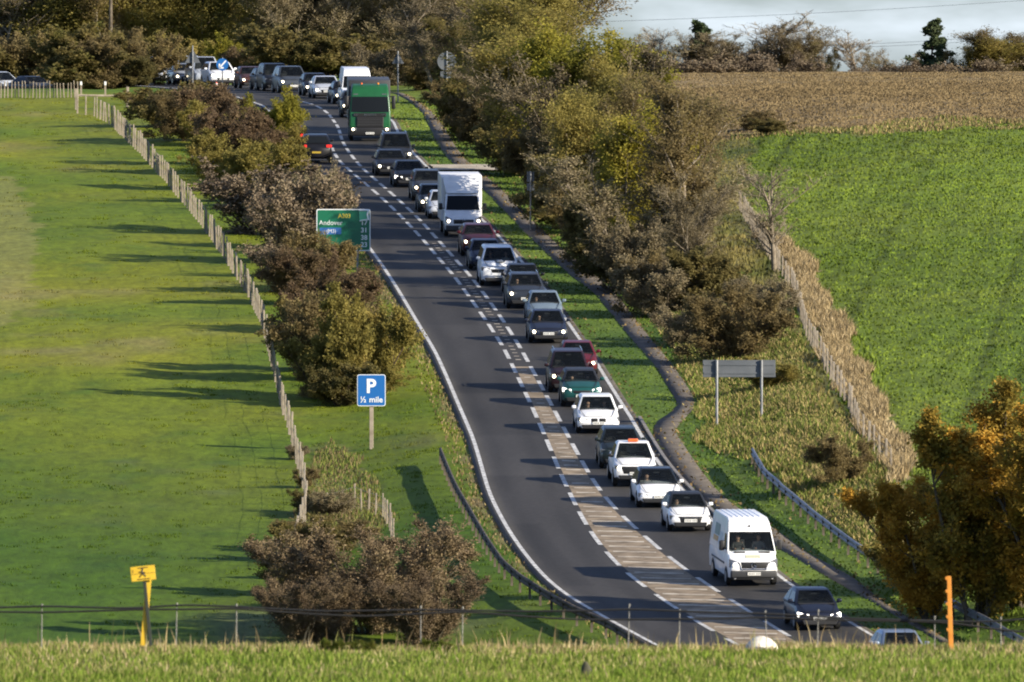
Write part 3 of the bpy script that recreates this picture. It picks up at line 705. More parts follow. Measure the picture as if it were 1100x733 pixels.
# hedge between road and left pasture
G1 = 'shrubs in the hedge between the pasture and the road'
HEDGE = [
 ('darkbush', 165, 132, 90, 66, 'dark shrub at the far end of the roadside hedge, nearest the rail gate'),
 ('brownbush', 203, 147, 96, 74, 'brown shrub just beyond the traffic cone in the hedge'),
 ('redbush', 246, 152, 93, 66, 'russet shrub in the hedge under the round blue arrow sign'),
 ('goldbush', 286, 158, 100, 66, 'golden shrub beside the road where the dashed line begins'),
 ('olivebush', 218, 172, 112, 74, 'olive shrub on the pasture side below the traffic cone'),
 ('redbush', 262, 182, 118, 80, 'reddish shrub in the middle of the far hedge'),
 ('olivebush', 294, 178, 134, 52, 'olive leafed shrub hiding the front of the brown car'),
 ('olivebush', 250, 200, 142, 74, 'olive shrub against the post fence, below the reddish one'),
 ('olivebush', 282, 212, 152, 76, 'olive shrub in the hedge beside the dark car driving away'),
 ('olivebush', 324, 220, 182, 52, 'olive roadside shrub just above the green direction sign'),
 ('hawthorn', 262, 248, 178, 92, 'purple brown twiggy hawthorn beside the fence, highest on the slope'),
 ('hawthorn', 302, 278, 192, 104, 'broad twiggy hawthorn left of the green direction sign'),
 ('twigbush', 338, 262, 188, 60, 'bare brown bush directly behind the green direction sign'),
 ('brownbush', 348, 312, 252, 74, 'brown leafed bush covering the lower half of the green direction sign'),
 ('redbush', 318, 322, 268, 62, 'low russet bush beside the fence below the green direction sign'),
 ('hawthorn', 292, 308, 262, 54, 'small twiggy bush on the fence line left of the russet one'),
 ('redbush', 350, 352, 290, 74, 'reddish bush between the green direction sign and the big golden bush'),
 ('olivebush', 398, 424, 310, 84, 'big golden bush behind the blue parking sign'),
 ('olivebush', 338, 424, 345, 84, 'green rounded bush left of the blue parking sign'),
 ('darkbush', 302, 392, 318, 70, 'dark bush over the post fence left of the green rounded bush'),
 ('brownbush', 356, 402, 318, 96, 'olive bush between the green rounded bush and the big golden bush'),
]
LIM = [(80, 130), (136, 142), (161, 199), (211, 213), (225, 234), (260, 242), (281, 278), (324, 296), (345, 286), (380, 297), (430, 312)]
for k, px, b, t, w, lab in HEDGE:
    lim = float(np.interp(b - 8, [q_[0] for q_ in LIM], [q_[1] for q_ in LIM])); w = w * 1.12
    plant_px(k, max(px, lim + w * .46), b + 5, t, w, lab, 'shrub', G1)
plant_px('bigtwigbush', 396, 694, 566, 200, 'wide bare brown bush behind the near wire fence', 'bush', None, None, 626)
plant_px('bigtwigbush', 345, 690, 610, 66, 'bare bush in the shade left of the wide brown bush', 'bush', None, None, 632)
for px, b, t, w, k, lab in [(330, 692, 622, 110, 'bigtwigbush', 'low left flank of the wide bare bush behind the near fence'), (454, 694, 618, 125, 'bigtwigbush', 'low right flank of the wide bare bush by the road bank'), (318, 640, 580, 62, 'darkbush', 'dark shaded bush between pasture fence and wide bare bush'), (322, 606, 556, 54, 'darkbush', 'dark bush on the pasture fence above the shaded one'),
                           (342, 430, 386, 60, 'brownbush', 'low brown undergrowth at the left foot of the big golden bush'), (398, 432, 384, 66, 'olivebush', 'low olive undergrowth just behind the blue parking sign'), (366, 436, 392, 60, 'darkbush', 'low dark undergrowth left of the blue parking sign')]:
    plant_px(k, px, b, t, w, lab, 'bush')
plant_px('twigbush', 352, 556, 528, 50, 'small dry brown bush in the fenced rough corner', 'bush')
plant_px('brownbush', 345, 592, 556, 95, 'dark low brown bramble heap in the fenced rough corner', 'bramble')

# wood along the right side of the footpath
G2 = 'trees of the roadside wood right of the footpath'
WOOD = [
 ('twiggy', 470, 98, -20, 110, 'brown twiggy tree behind the round sign back'),
 ('dark', 512, 106, 20, 100, 'dark tree right of the round sign back at the path'),
 ('olive', 528, 140, -20, 124, 'tall olive tree over the far end of the footpath'),
 ('twiggy', 548, 166, 40, 110, 'twiggy brown tree where the gravel track meets the wood'),
 ('olive', 572, 150, 2, 116, 'olive tree at the top of the wood, left of the open sky'),
 ('olive', 588, 196, 42, 110, 'olive tree beside the slim post by the footpath'),
 ('dark', 580, 196, 95, 90, 'dark leafy tree directly behind the slim post'),
 ('yellow', 664, 215, 46, 100, 'yellow green tree, brightest crown in the wood'),
 ('twiggy', 626, 225, 54, 100, 'pale twiggy tree left of the yellow green one'),
 ('dark', 640, 246, 130, 100, 'dark tree hanging low over the footpath'),
 ('olive', 658, 282, 104, 110, 'olive tree in the middle of the wood above the grass verge'),
 ('ash', 733, 302, 86, 104, 'russet topped tree with a pale straight trunk at the wood edge'),
 ('brown', 696, 250, 82, 96, 'brown leaved tree between the yellow green tree and the pale trunk'),
 ('brown', 748, 268, 128, 64, 'brown tree at the field edge of the wood'),
 ('twiggy', 690, 310, 170, 110, 'bare twiggy tree low in the wood left of the pale trunk'),
 ('twiggy', 748, 318, 190, 80, 'grey brown twiggy tree below the pale trunk'),
]
for k, px, b, t, w, lab in WOOD: plant_px(k, px, b, t, w * 1.0, lab, 'tree', G2)
G3 = 'bushes at the foot of the roadside wood'
UND = [
 ('brownbush', 520, 150, 112, 60, 'brown bush below the dark tree near the round sign back'),
 ('darkbush', 570, 188, 140, 70, 'dark bush at the footpath behind the gravel track'),
 ('darkbush', 632, 250, 200, 80, 'dark bush at the footpath right of the slim post'),
 ('brownbush', 640, 284, 225, 80, 'brown bush in the shade over the footpath'),
 ('darkbush', 676, 312, 245, 90, 'dark bush under the olive tree in mid wood'),
 ('twigbush', 716, 340, 280, 90, 'brown twig bush at the lower tip of the wood'),
 ('brownbush', 786, 388, 310, 92, 'large brown bush behind the grey sign back'),
 ('twigbush', 742, 372, 322, 70, 'twiggy bush beside the footpath left of the large brown bush'),
 ('twigbush', 812, 352, 300, 66, 'twiggy bush between the fence and the large brown bush'),
 ('darkbush', 760, 330, 268, 70, 'dark bush below the field edge trees'),
 ('olivebush', 826, 418, 385, 60, 'low olive bramble right of the grey sign back'),
 ('brownbush', 905, 520, 470, 60, 'brown bramble against the right fence above the guard rail'),
 ('brownbush', 806, 140, 120, 40, 'dark low bush on the boundary of the brown field'),
 ('darkbush', 832, 144, 128, 30, 'small dark bush on the boundary of the brown field'),
]
for k, px, b, t, w, lab in UND: plant_px(k, px, b, t, w * 1.1, lab, 'bush', G3)
for px, b, t, w, k, lab in [(492, 128, 96, 44, 'brownbush', 'low brown bush by the path just below the round sign back'), (508, 150, 104, 52, 'darkbush', 'dark bush by the path above the gravel track, upper of two'), (528, 168, 118, 56, 'brownbush', 'brown bush by the path above the gravel track, lower of two'),
                           (560, 186, 132, 60, 'darkbush', 'dark bush at the end of the gravel track'), (592, 226, 158, 64, 'brownbush', 'brown bush just right of the slim post'), (612, 246, 180, 64, 'darkbush', 'dark overhanging bush by the path beside the dark red car'), (634, 268, 205, 64, 'brownbush', 'brown overhanging bush by the path beside the small white van'),
                           (658, 292, 232, 64, 'darkbush', 'dark bush by the path level with the dark grey off roader'), (682, 316, 258, 60, 'twigbush', 'twiggy bush by the path level with the pale blue car'), (704, 340, 290, 56, 'brownbush', 'brown bush by the path level with the navy family car')]:
    plant_px(k, px, b, t - (b - t) * .35, w * 1.35, lab, 'bush', 'bushes lining the footpath under the wood')
for px, b, t, w, k, lab in [(318, 494, 470, 30, 'twigbush', 'low twiggy scrub on the pasture fence below the parking sign, uppermost'), (327, 524, 492, 34, 'brownbush', 'low brown scrub on the pasture fence level with the rough corner'), (334, 552, 514, 40, 'darkbush', 'dark scrub on the pasture fence beside the bramble heap'),
                           (324, 590, 548, 44, 'brownbush', 'brown scrub on the pasture fence behind the wide bare bush'), (314, 622, 584, 44, 'darkbush', 'dark scrub on the pasture fence left of the wide bare bush'), (306, 652, 618, 50, 'twigbush', 'twiggy scrub at the near end of the pasture fence')]:
    t = t + (b - t) * .35
    plant_px(k, px, b, t, w * .8, lab, 'scrub', 'scrub along the near part of the pasture fence', 'scrub')
for k, px, b, t, w, lab in [('olive', 610, 176, 22, 110, 'olive tree in the second rank of the wood behind the slim post'), ('yellow', 622, 196, 34, 96, 'yellow green tree in the second rank of the wood'), ('olive', 690, 214, 62, 96, 'olive tree in the second rank right of the brightest crown'), ('olive', 640, 258, 88, 104, 'olive tree in the front rank above the small white van'),
                            ('yellow', 684, 292, 118, 92, 'yellow green tree in the front rank left of the pale trunk'), ('olive', 548, 140, -8, 110, 'olive tree in the second rank behind the gravel track'), ('brown', 716, 276, 104, 84, 'brown tree in the second rank behind the pale trunk'), ('olive', 604, 226, 82, 100, 'olive tree in the front rank right of the slim post')]:
    plant_px(k, px, b, t, w, lab, 'tree', G2)
plant_px('bare', 832, 292, 178, 92, 'slender bare pale tree standing on the right fence line', 'tree')
# autumn tree at the lower right, with neighbours beside it
plant_px('orange', 1050, 655, 418, 170, 'orange leaved tree at the lower right beside the guard rail', 'tree', None, None, 624)
plant_px('orange', 1128, 660, 440, 170, 'orange leaved tree cut off by the right edge of view', 'tree', None, None, 622)
plant_px('orange', 1000, 668, 500, 130, 'shorter olive gold tree filling the left lower half before the orange crown', 'tree', None, None, 626)
plant_px('olivebush', 975, 668, 575, 80, 'olive low bush where the right guard rail disappears', 'bush', None, None, 640)
plant_px('olivebush', 1000, 672, 560, 120, 'olive bush at the foot of the orange tree', 'bush', None, None, 637)
plant_px('orange', 1095, 668, 500, 150, 'shorter olive gold tree behind and right of the orange marker post', 'tree', None, None, 626)
plant_px('greenbush', 1075, 668, 560, 130, 'green bush behind the orange marker post', 'bush', None, None, 640)

# wood behind the bend of the road
G4 = 'trees of the autumn wood behind the bend'
kinds_ = [('brown', 'russet'), ('olive', 'olive'), ('twiggy', 'twiggy brown'), ('dark', 'dark'), ('bare', 'bare pale'), ('olive', 'yellowish olive'), ('twiggy', 'greyish twiggy')]
marks = [(-20, 'the far left edge of view'), (40, 'the cars behind the stake fence'), (110, 'the wooden utility pole'), (180, 'the first dark van of the queue'), (225, 'the black backed triangular sign'),
         (255, 'the round blue arrow sign'), (300, 'the black van in the queue'), (345, 'the silver car on the bend'), (390, 'the green lorry'), (432, 'the pale triangular sign back'),
         (480, 'the round sign back'), (540, 'the top of the footpath'), (600, 'the left end of the open sky')]
cnt = {}
def wood_row(D, step, h0, h1, rowname, x0, x1, pal):
    px = x0; i = 0
    while px < x1:
        k, adj = pal(px, i); X = px + prng.uniform(-8, 8)
        mk = min(marks, key=lambda m_: abs(m_[0] - px))[1]
        size = prng.choice(['tall ', 'broad ', 'slim ', 'leaning ', ''])
        for size in [size, 'tall ', 'broad ', 'slim ', 'spreading ', 'crooked ', 'rounded ', 'ragged ']:
            lab = f"{size}{adj} tree, {rowname}, beyond {mk}"
            if lab not in SEEN: break
        hh = prng.uniform(h0, h1)
        plant(k, on_depth(X, D + prng.uniform(-5, 5)), hh, hh * (0.55 if size == 'slim ' else 0.8), lab, 'tree', G4)
        px += step * prng.uniform(0.85, 1.15); i += 1
def pal_back(px, i):
    if 270 < px < 400: return prng.choice([kinds_[3], kinds_[2], kinds_[2], kinds_[6]])
    if 130 < px < 270: return prng.choice([kinds_[1], kinds_[4], kinds_[5], kinds_[1]])
    if px > 400: return prng.choice([kinds_[6], kinds_[2], kinds_[3], kinds_[1]])
    return prng.choice([kinds_[0], kinds_[1], kinds_[4], kinds_[2]])
wood_row(1218, 34, 8.5, 11, 'front of the wood', -40, 590, pal_back)
wood_row(1245, 40, 10, 13, 'middle of the wood', -50, 590, pal_back)
wood_row(1275, 44, 12, 15, 'back of the wood', -50, 575, pal_back)
for px, b, w, k, lab in [(-5, 40, 90, 'darkbush', 'dark thicket bush behind the cars at the far left'), (55, 38, 100, 'brownbush', 'brown thicket bush behind the white roofed car'), (108, 30, 96, 'darkbush', 'tall dark thicket bush at the wooden utility pole'),
                         (150, 34, 80, 'brownbush', 'brown thicket bush left of the first dark van'), (196, 36, 70, 'olivebush', 'olive thicket bush behind the dark vans'), (250, 40, 60, 'goldbush', 'golden thicket bush behind the round blue arrow sign'),
                         (272, 52, 50, 'redbush', 'russet thicket bush behind the brown car in the queue'), (310, 30, 80, 'darkbush', 'dark thicket bush behind the grey people carrier'), (355, 36, 80, 'darkbush', 'dark thicket bush behind the silver car on the bend'),
                         (405, 40, 80, 'darkbush', 'dark thicket bush behind the white van and green lorry'), (445, 70, 60, 'brownbush', 'brown thicket bush behind the pale triangular sign back')]:
    D = 1175 if px < 70 else 1108 if px < 160 else (1150 + (300 - px) * 0.22 if px < 300 else 1130)
    plant_px(k, px, 95, b, w, lab, 'bush', 'thicket bushes along the outside of the bend', None, D)

for px, b, t, w, k, lab in [(450, 97, 60, 60, 'brownbush', 'brown bush between the triangular and round sign backs'), (474, 95, 50, 60, 'twigbush', 'brown twig bush behind the pole of the round sign back'), (506, 106, 70, 56, 'darkbush', 'dark bush right of the round sign back'),
                           (418, 92, 40, 70, 'twigbush', 'brown twig bush behind the triangular sign back'), (92, 96, 44, 70, 'darkbush', 'dark thicket bush above the head of the pasture fence'), (122, 96, 40, 70, 'brownbush', 'brown thicket bush above the pale rail barrier'), (143, 96, 62, 38, 'darkbush', 'dark thicket bush joining the hedge to the wood')]:
    plant_px(k, px, b, t, w * 1.15, lab, 'bush', 'thicket bushes along the outside of the bend', None, 1104 if px < 160 else None)

# trees standing beyond the skyline on the right
G5 = 'trees beyond the brown field on the skyline'
SKY = [('bare', 708, 30, 60, 'thin bare tree on the skyline just right of the wood'), ('bare', 738, 36, 50, 'short bare tree on the skyline left of the dark evergreen'), ('conifer', 762, 24, 46, 'dark evergreen on the skyline left of the russet trees'),
       ('dark', 764, 44, 60, 'dark rounded tree under the evergreen on the skyline'), ('twiggy', 800, 38, 60, 'russet rounded tree on the skyline'), ('bare', 822, 14, 84, 'tallest bare tree on the skyline'), ('brown', 842, 42, 50, 'second russet tree on the skyline, under the bare one'),
       ('twiggy', 862, 26, 60, 'grey brown twiggy tree on the skyline right of the tall bare one'), ('dark', 884, 46, 40, 'small dark tree at the right end of the skyline clump'), ('bare', 921, 34, 56, 'lone bare tree on the skyline between clump and conifer'),
       ('conifer', 999, 22, 44, 'lone pointed dark conifer on the skyline'), ('olive', 1050, 42, 70, 'green rounded tree on the skyline at the right'), ('brown', 1086, 33, 54, 'brown tree on the skyline at the right edge of view'), ('twiggy', 1112, 40, 50, 'twiggy tree half cut off at the right end of the skyline')]
SKY += [('bare', 780, 38, 60, 'low russet tree on the skyline between evergreen and tall bare tree'), ('twiggy', 842, 24, 60, 'twiggy crown on the skyline filling the gap right of the tall bare tree'), ('twiggy', 722, 36, 60, 'twiggy tree on the skyline touching the wood'), ('dark', 1030, 50, 40, 'dark round tree on the skyline right of the lone conifer'), ('olive', 1072, 44, 50, 'second green tree on the skyline at the right'), ('twiggy', 945, 52, 40, 'very low twiggy tree on the skyline left of the lone conifer')]
for k, px, t, w, lab in SKY: plant_px(k, px, 90, t, w * 1.1, lab, 'tree', G5, None, 1262)
for px, w, t in [(690, 60, 58), (780, 70, 60), (835, 80, 58), (955, 50, 68), (1030, 60, 64)]:
    plant_px('hawthorn', px, 90, t, w, {690: 'hedge bush on the skyline beside the wood', 780: 'hedge bush below the russet trees on the skyline', 835: 'hedge bush below the tallest bare tree on the skyline', 955: 'low hedge bush left of the pointed conifer', 1030: 'low hedge bush right of the pointed conifer'}[px], 'bush', 'hedge bushes on the skyline', None, 1256)
#PART3
# ------------------------------------------------------------------ fences, guard rails
m_wood = noisy(mat('weathered_wood', (.3, .26, .2), 0.9, spec=0.1), (.20, .165, .12), 2.0, 0, 5, color2=(.36, .31, .24))
m_wire = mat('fence_wire', (.25, .25, .25), 0.5, 0.8)
m_galv = noisy(mat('galvanised_steel', (.4, .4, .4), 0.5, 0.6), (.15, .155, .16), 1.5, 0, 4, color2=(.28, .285, .29))
m_rail_old = noisy(mat('weathered_rail', (.2, .18, .15), 0.85, 0.0, .2), (.060, .048, .036), 2.0, 0, 5, color2=(.15, .125, .095))
m_black = mat('black_plastic', (.012, .012, .013), 0.5)
m_dkgrey = mat('dark_grey_plastic', (.035, .036, .038), 0.5)

def resample(pts, step):
    out = [pts[0]]; acc = 0.0
    for a, b in zip(pts[:-1], pts[1:]):
        n = max(1, int(round((b - a).length / step)))
        for k in range(1, n + 1): out.append(a.lerp(b, k / n))
    return out
def ribbon_wire(bm, pts, r):
    bm_tube(bm, pts, r, 3)
def post_fence(pxs, step, ph, pw, label, name='fence', strands=(0.35, 0.7, 1.0), seed=1, mpost=None, mesh_wire=True, group=None):
    r = random.Random(seed); raw = [hit(*p) for p in pxs]; P_ = resample(raw, step)
    P_ = [Vector((p.x, p.y, ground_at(p.x, p.y))) for p in P_]
    o = empty(name, P_[0], label, 'fence', group); tops = []
    for p in P_:
        bm = bmesh.new(); h = ph * r.uniform(0.9, 1.08); w = pw * r.uniform(.8, 1.2) / 2; dx, dy = r.uniform(-.06, .06), r.uniform(-.06, .06)
        bm_hexa(bm, [(-w, -w, -.3), (w, -w, -.3), (w, w, -.3), (-w, w, -.3), (dx - w * .8, dy - w * .8, h), (dx + w * .8, dy - w * .8, h), (dx + w * .8, dy + w * .8, h), (dx - w * .8, dy + w * .8, h)], 0, 0.012, 1)
        q = part('post', bm, mpost or m_wood, o); q.location = p - P_[0]
    if strands:
        bm = bmesh.new()
        for s in strands: bm_tube(bm, [p - P_[0] + Vector((0, -pw * .6, ph * s * .93)) for p in P_], 0.006, 3)
        part('wire', bm, m_wire, o)
    return o, P_
LF = [(83, 122), (101, 125), (120.5, 135), (138, 154), (152.5, 168), (170, 188), (184, 203.5), (198.6, 221), (213, 239), (227, 258), (241, 278), (255, 301), (269.5, 324), (281, 350), (289, 383), (297, 417), (304.4, 446), (313, 474.6), (321.6, 509), (327, 532), (329, 556), (321, 585), (311, 612)]
post_fence(LF, 2.9, 1.3, 0.105, 'long wooden post fence running down the edge of the left pasture')
post_fence([(-30, 105), (20, 105), (84, 105)], 0.32, 1.05, 0.08, 'close set pale stake fence along the top of the left pasture', 'stake_fence', (0.5, 0.9), 2)
RF = [(795, 226), (803, 241), (822, 272), (837, 294.5), (850.6, 313.6), (860, 340), (866, 363), (881, 388), (894.5, 413), (911.7, 439.5), (922, 466), (938.6, 487), (958, 508)]
post_fence(RF, 3.0, 1.15, 0.12, 'wooden post fence between the dry grass strip and the right bank', 'fence', (0.4, 0.7, 1.0), 3)
post_fence([(352, 552), (381, 545), (411, 556), (418, 567), (423, 590)], 1.7, 0.95, 0.085, 'short post fence round the rough corner by the bramble heap', 'fence', (0.5, 0.95), 4)
# rail between two posts at the head of the pasture fence
a, b_ = hit(82, 118), hit(137, 116)
o = empty('rail_barrier', a, 'single pale wooden rail on posts at the head of the pasture fence', 'barrier')
bm = bmesh.new(); bm_tube(bm, [Vector((0, 0, .92)), b_ - a + Vector((0, 0, .75))], 0.075, 6); part('rail', bm, m_wood, o)
for q in (Vector((0, -.1, 0)), b_ - a + Vector((0, -.1, 0))):
    bm = bmesh.new(); bm_box(bm, (-.09, -.09, -.3), (.09, .09, 1.35), 0, .015, 1); part('post', bm, m_wood, o).location = q
for px, lab in ((87, 'short white topped marker post by the pasture corner, left of its pair'), (113, 'short white topped marker post behind the pale rail, right of its pair')):
    p = hit(px, 104); o = empty('marker_post', p, lab, 'marker post', 'marker posts by the pasture corner')
    bm = bmesh.new(); bm_box(bm, (-.06, -.05, -.2), (.06, .05, 0.75), 0, .01, 1); part('post', bm, m_wood, o)
    bm = bmesh.new(); bm_box(bm, (-.07, -.06, .75), (.07, .06, 1.0), 0, .015, 1); part('cap', bm, mat('white_cap', (.75, .75, .72), .5), o)

def guard_rail(pxs, dpx, label, m, step=2.6, D=None):
    raw = [hit(x_, y_ + dpx) for x_, y_ in pxs]; P_ = resample(raw, 0.9)
    P_ = [Vector((p.x, p.y, 0)) for p in P_]
    for _ in range(6): P_ = [P_[0]] + [(P_[i - 1] + P_[i] * 2 + P_[i + 1]) / 4 for i in range(1, len(P_) - 1)] + [P_[-1]]
    P_ = [Vector((p.x, p.y, ground_at(p.x, p.y))) for p in P_]
    o = empty('guard_rail', P_[0], label, 'guard rail', 'steel guard rails beside the road'); bm = bmesh.new(); prev = None
    prof_ = [(0, .42), (.05, .46), (.05, .51), (-.01, .56), (-.01, .60), (.05, .65), (.05, .70), (0, .74), (-.05, .74), (-.05, .42)]
    for i, p in enumerate(P_):
        d = (P_[min(i + 1, len(P_) - 1)] - P_[max(i - 1, 0)]).normalized(); s = Vector((d.y, -d.x, 0)).normalized()
        ring = [bm.verts.new(p - P_[0] + s * u + Vector((0, 0, v))) for u, v in prof_]
        if prev:
            for k in range(len(ring)): bm.faces.new((prev[k], prev[(k + 1) % len(ring)], ring[(k + 1) % len(ring)], ring[k]))
        else: bm.faces.new(ring)
        prev = ring
    bm.faces.new(prev); part('rail', bm, m, o)
    for p in resample(P_[::3], 99)[:60]:
        bm = bmesh.new(); bm_box(bm, (-.05, -.11, -.4), (.05, -.055, .72)); part('post', bm, m_rail_old, o).location = p - P_[0]
    return o
guard_rail([(473, 482), (480, 500), (489, 520.5), (503, 545), (520, 575), (539, 603), (558, 620), (584, 636), (614, 654), (652, 669), (693, 694)], 17, 'weathered guard rail on the left verge with its back to the pasture', m_rail_old)
guard_rail([(808, 484), (820, 506), (844, 527), (868, 547), (904, 575), (943, 601), (990, 630), (1041, 659), (1070, 674), (1105, 694)], 16, 'pale galvanised guard rail on the right bank above the footpath', m_galv)

# near wire fence with two black cables
m_cable = mat('black_cable', (.01, .01, .01), 0.6)
m_fpost = noisy(mat('thin_metal_post', (.2, .2, .18), 0.6, 0.3), (.12, .12, .11), 20, 0, 3, color2=(.24, .23, .20))
posts = [(-40, 651, 685), (45, 650, 682), (190, 649, 690), (254, 650, 690), (452, 652, 694), (497, 653, 694), (676, 650, 697), (730, 656, 697), (822, 657, 697), (879, 656, 699), (1004, 663, 702), (1075, 664, 700), (1150, 662, 700)]
fo = empty('wire_fence', hitf(45, 690), 'near fence of thin metal posts carrying two sagging black cables', 'fence')
FD = 297.0
for px, tp, bs in posts:
    p = at_depth(px, tp, FD); g = ground_at(p.x, FD); bm = bmesh.new(); lean = random.Random(px).uniform(-.03, .05)
    bm_tube(bm, [(p.x + lean, FD, g - .2), (p.x, FD, p.z)], .011, 6); bm_tube(bm, [(p.x, FD, p.z - .02), (p.x, FD, p.z + .02)], .022, 6)
    part('post', bm, m_fpost, fo).location = -fo.location
def cable(pts_):
    xs = np.arange(-60, 1165, 12); ys = np.interp(xs, [p[0] for p in pts_], [p[1] for p in pts_]); ys = _gs(ys, 1.3)
    bm = bmesh.new(); bm_tube(bm, [at_depth(x_, y_, FD - .03) for x_, y_ in zip(xs, ys)], .019, 5)
    part('cable', bm, m_cable, fo).location = -fo.location
cable([(-60, 652), (0, 653), (45, 651), (120, 653.5), (155, 653.5), (190, 649.5), (254, 652), (350, 657), (452, 655), (560, 657), (640, 656), (676, 654), (760, 658), (822, 659), (900, 664), (1004, 667), (1060, 668.5), (1100, 665), (1165, 662)])
cable([(-60, 658), (0, 657.3), (45, 658.2), (120, 656), (155, 654.5), (190, 655), (254, 653.6), (320, 659), (390, 662.5), (452, 659.5), (497, 657), (560, 662), (620, 666), (676, 665.5), (760, 665), (822, 663), (900, 666.5), (1004, 668), (1030, 670), (1060, 675), (1100, 679.5), (1165, 681)])

# ------------------------------------------------------------------ lettering
def letters(name, body, size, m, parent, loc, align='CENTER', rotx=PI / 2, bold=0.0, depth=0.004, sx=1.0):
    cu = bpy.data.curves.new(name, 'FONT'); cu.body = body; cu.size = size; cu.align_x = align; cu.extrude = depth; cu.offset = bold; cu.resolution_u = 3
    t = bpy.data.objects.new(name, cu); COL.objects.link(t)
    dg = bpy.context.evaluated_depsgraph_get(); me = bpy.data.meshes.new_from_object(t.evaluated_get(dg))
    bpy.data.objects.remove(t); me.name = name; me.materials.clear(); me.materials.append(m)
    q = link(name, me, parent); q.location = loc; q.rotation_euler = (rotx, 0, 0); q.scale = (sx, 1, 1)
    return q

# ------------------------------------------------------------------ signs
m_blue = mat('sign_blue', (.012, .115, .36), 0.4); m_signwhite = mat('sign_white', (.72, .74, .74), 0.45)
m_green = mat('sign_green', (.008, .125, .062), 0.4); m_palegreen = mat('peeled_green', (.10, .42, .24), 0.45)
m_yel = mat('sign_yellow_letters', (.62, .50, .05), 0.5); m_back = noisy(mat('sign_back_grey', (.1, .11, .12), 0.55, 0.2), (.085, .095, .105), 1.0, 0, 3, color2=(.13, .14, .15))
m_sblue = mat('sign_patch_blue', (.03, .12, .34), .5)
def rounded_panel(bm, w, h, t, r, y=0.0, mi=0, n=6):
    ring = []
    for cx_, cz_, a0 in ((w / 2 - r, h / 2 - r, 0), (-w / 2 + r, h / 2 - r, PI / 2), (-w / 2 + r, -h / 2 + r, PI), (w / 2 - r, -h / 2 + r, 1.5 * PI)):
        for k in range(n + 1): a = a0 + PI / 2 * k / n; ring.append((cx_ + r * math.cos(a), cz_ + r * math.sin(a)))
    f = [bm.verts.new((x_, y, z_)) for x_, z_ in ring]; g = [bm.verts.new((x_, y + t, z_)) for x_, z_ in ring]
    a = bm.faces.new(f); b = bm.faces.new(g[::-1]); a.material_index = b.material_index = mi
    for k in range(len(f)): q = bm.faces.new((f[k], g[k], g[(k + 1) % len(f)], f[(k + 1) % len(f)])); q.material_index = mi
# blue parking sign
p = hit(399, 483); q = ppm(p.y)
o = empty('parking_sign', p, 'blue square parking sign reading P half mile on a wooden post', 'sign')
bm = bmesh.new(); bm_box(bm, (-.09, -.06, -.4), (.09, .06, 3.2), 0, .01, 1); part('post', bm, m_wood, o)
pw_, ph_ = 30.5 / q, 34 / q; zc = (483 - 419.7) / q
bm = bmesh.new(); rounded_panel(bm, pw_, ph_, .03, .10); pn_ = part('panel', bm, m_signwhite, o); pn_.location = (0, -.11, zc)
bm = bmesh.new(); rounded_panel(bm, pw_ - .06, ph_ - .06, .006, .07); part('face', bm, m_blue, pn_).location = (0, -.006, 0)
letters('lettering', 'P', .86, m_signwhite, pn_, (-.02, -.012, -.10), bold=.024)
letters('lettering', '\u00bd mile', .36, m_signwhite, pn_, (0, -.012, -.53), bold=.006)
# green direction sign
p = hit(384, 300); q = ppm(p.y); x0 = (340 - 384) / q; x1 = (398 - 384) / q; zt = (300 - 225) / q; zb = (300 - 270) / q
o = empty('direction_sign', p, 'green direction sign with distances, its top corner peeling, half hidden by bush', 'sign')
for xx in (0.0, x0 + .5):
    bm = bmesh.new(); bm_tube(bm, [(xx, 0, -.5), (xx, 0, zt - .1)], .057, 8); part('post', bm, m_galv, o, 60)
w_, h_ = x1 - x0, zt - zb
bm = bmesh.new(); rounded_panel(bm, w_, h_, .04, .10); pn_ = part('panel', bm, m_signwhite, o); pn_.location = ((x0 + x1) / 2, -.12, (zt + zb) / 2)
bm = bmesh.new(); rounded_panel(bm, w_ - .10, h_ - .10, .006, .07); part('face', bm, m_green, pn_).location = (0, -.006, 0)
bm = bmesh.new(); vs = [(.80, -.02, .98), (1.28, -.02, 1.00), (1.20, -.05, .80), (1.26, -.05, .52), (1.04, -.05, .46), (.82, -.03, .44)]
k_ = w_ / 2.75
V0 = [bm.verts.new((a_ * k_, b2, c_ * h_ / 2.13)) for a_, b2, c_ in vs]; V1 = [bm.verts.new((v.co.x, v.co.y + .012, v.co.z)) for v in V0]
bm.faces.new(V0); bm.faces.new(V1[::-1])
for i in range(6): bm.faces.new((V0[i], V1[i], V1[(i + 1) % 6], V0[(i + 1) % 6]))
pl = part('peeled_corner', bm, m_palegreen, pn_); pl['label'] = 'pale peeled and bent top corner'
bm = bmesh.new(); bm_tube(bm, [(1.28 * k_, -.05, 1.0), (1.21 * k_, -.07, .80), (1.27 * k_, -.07, .50)], .045, 5); bm_tube(bm, [(.80 * k_, -.045, 1.0), (1.28 * k_, -.045, 1.0)], .035, 5); bm_tube(bm, [(.82 * k_, -.06, .46), (1.26 * k_, -.07, .55)], .03, 5)
part('peeled_border', bm, m_signwhite, pn_)
letters('lettering', 'A303', .30, m_yel, pn_, (.05, -.012, .62), bold=.004)
letters('lettering', 'Andover', .34, m_signwhite, pn_, (-1.25 * k_, -.012, .26), 'LEFT')
bm = bmesh.new(); rounded_panel(bm, 1.1, .34, .005, .03); part('motorway_patch', bm, m_sblue, pn_).location = (-.66, -.012, .05 - .1)
letters('lettering', '(M3)', .26, m_signwhite, pn_, (-.62, -.018, -.14))
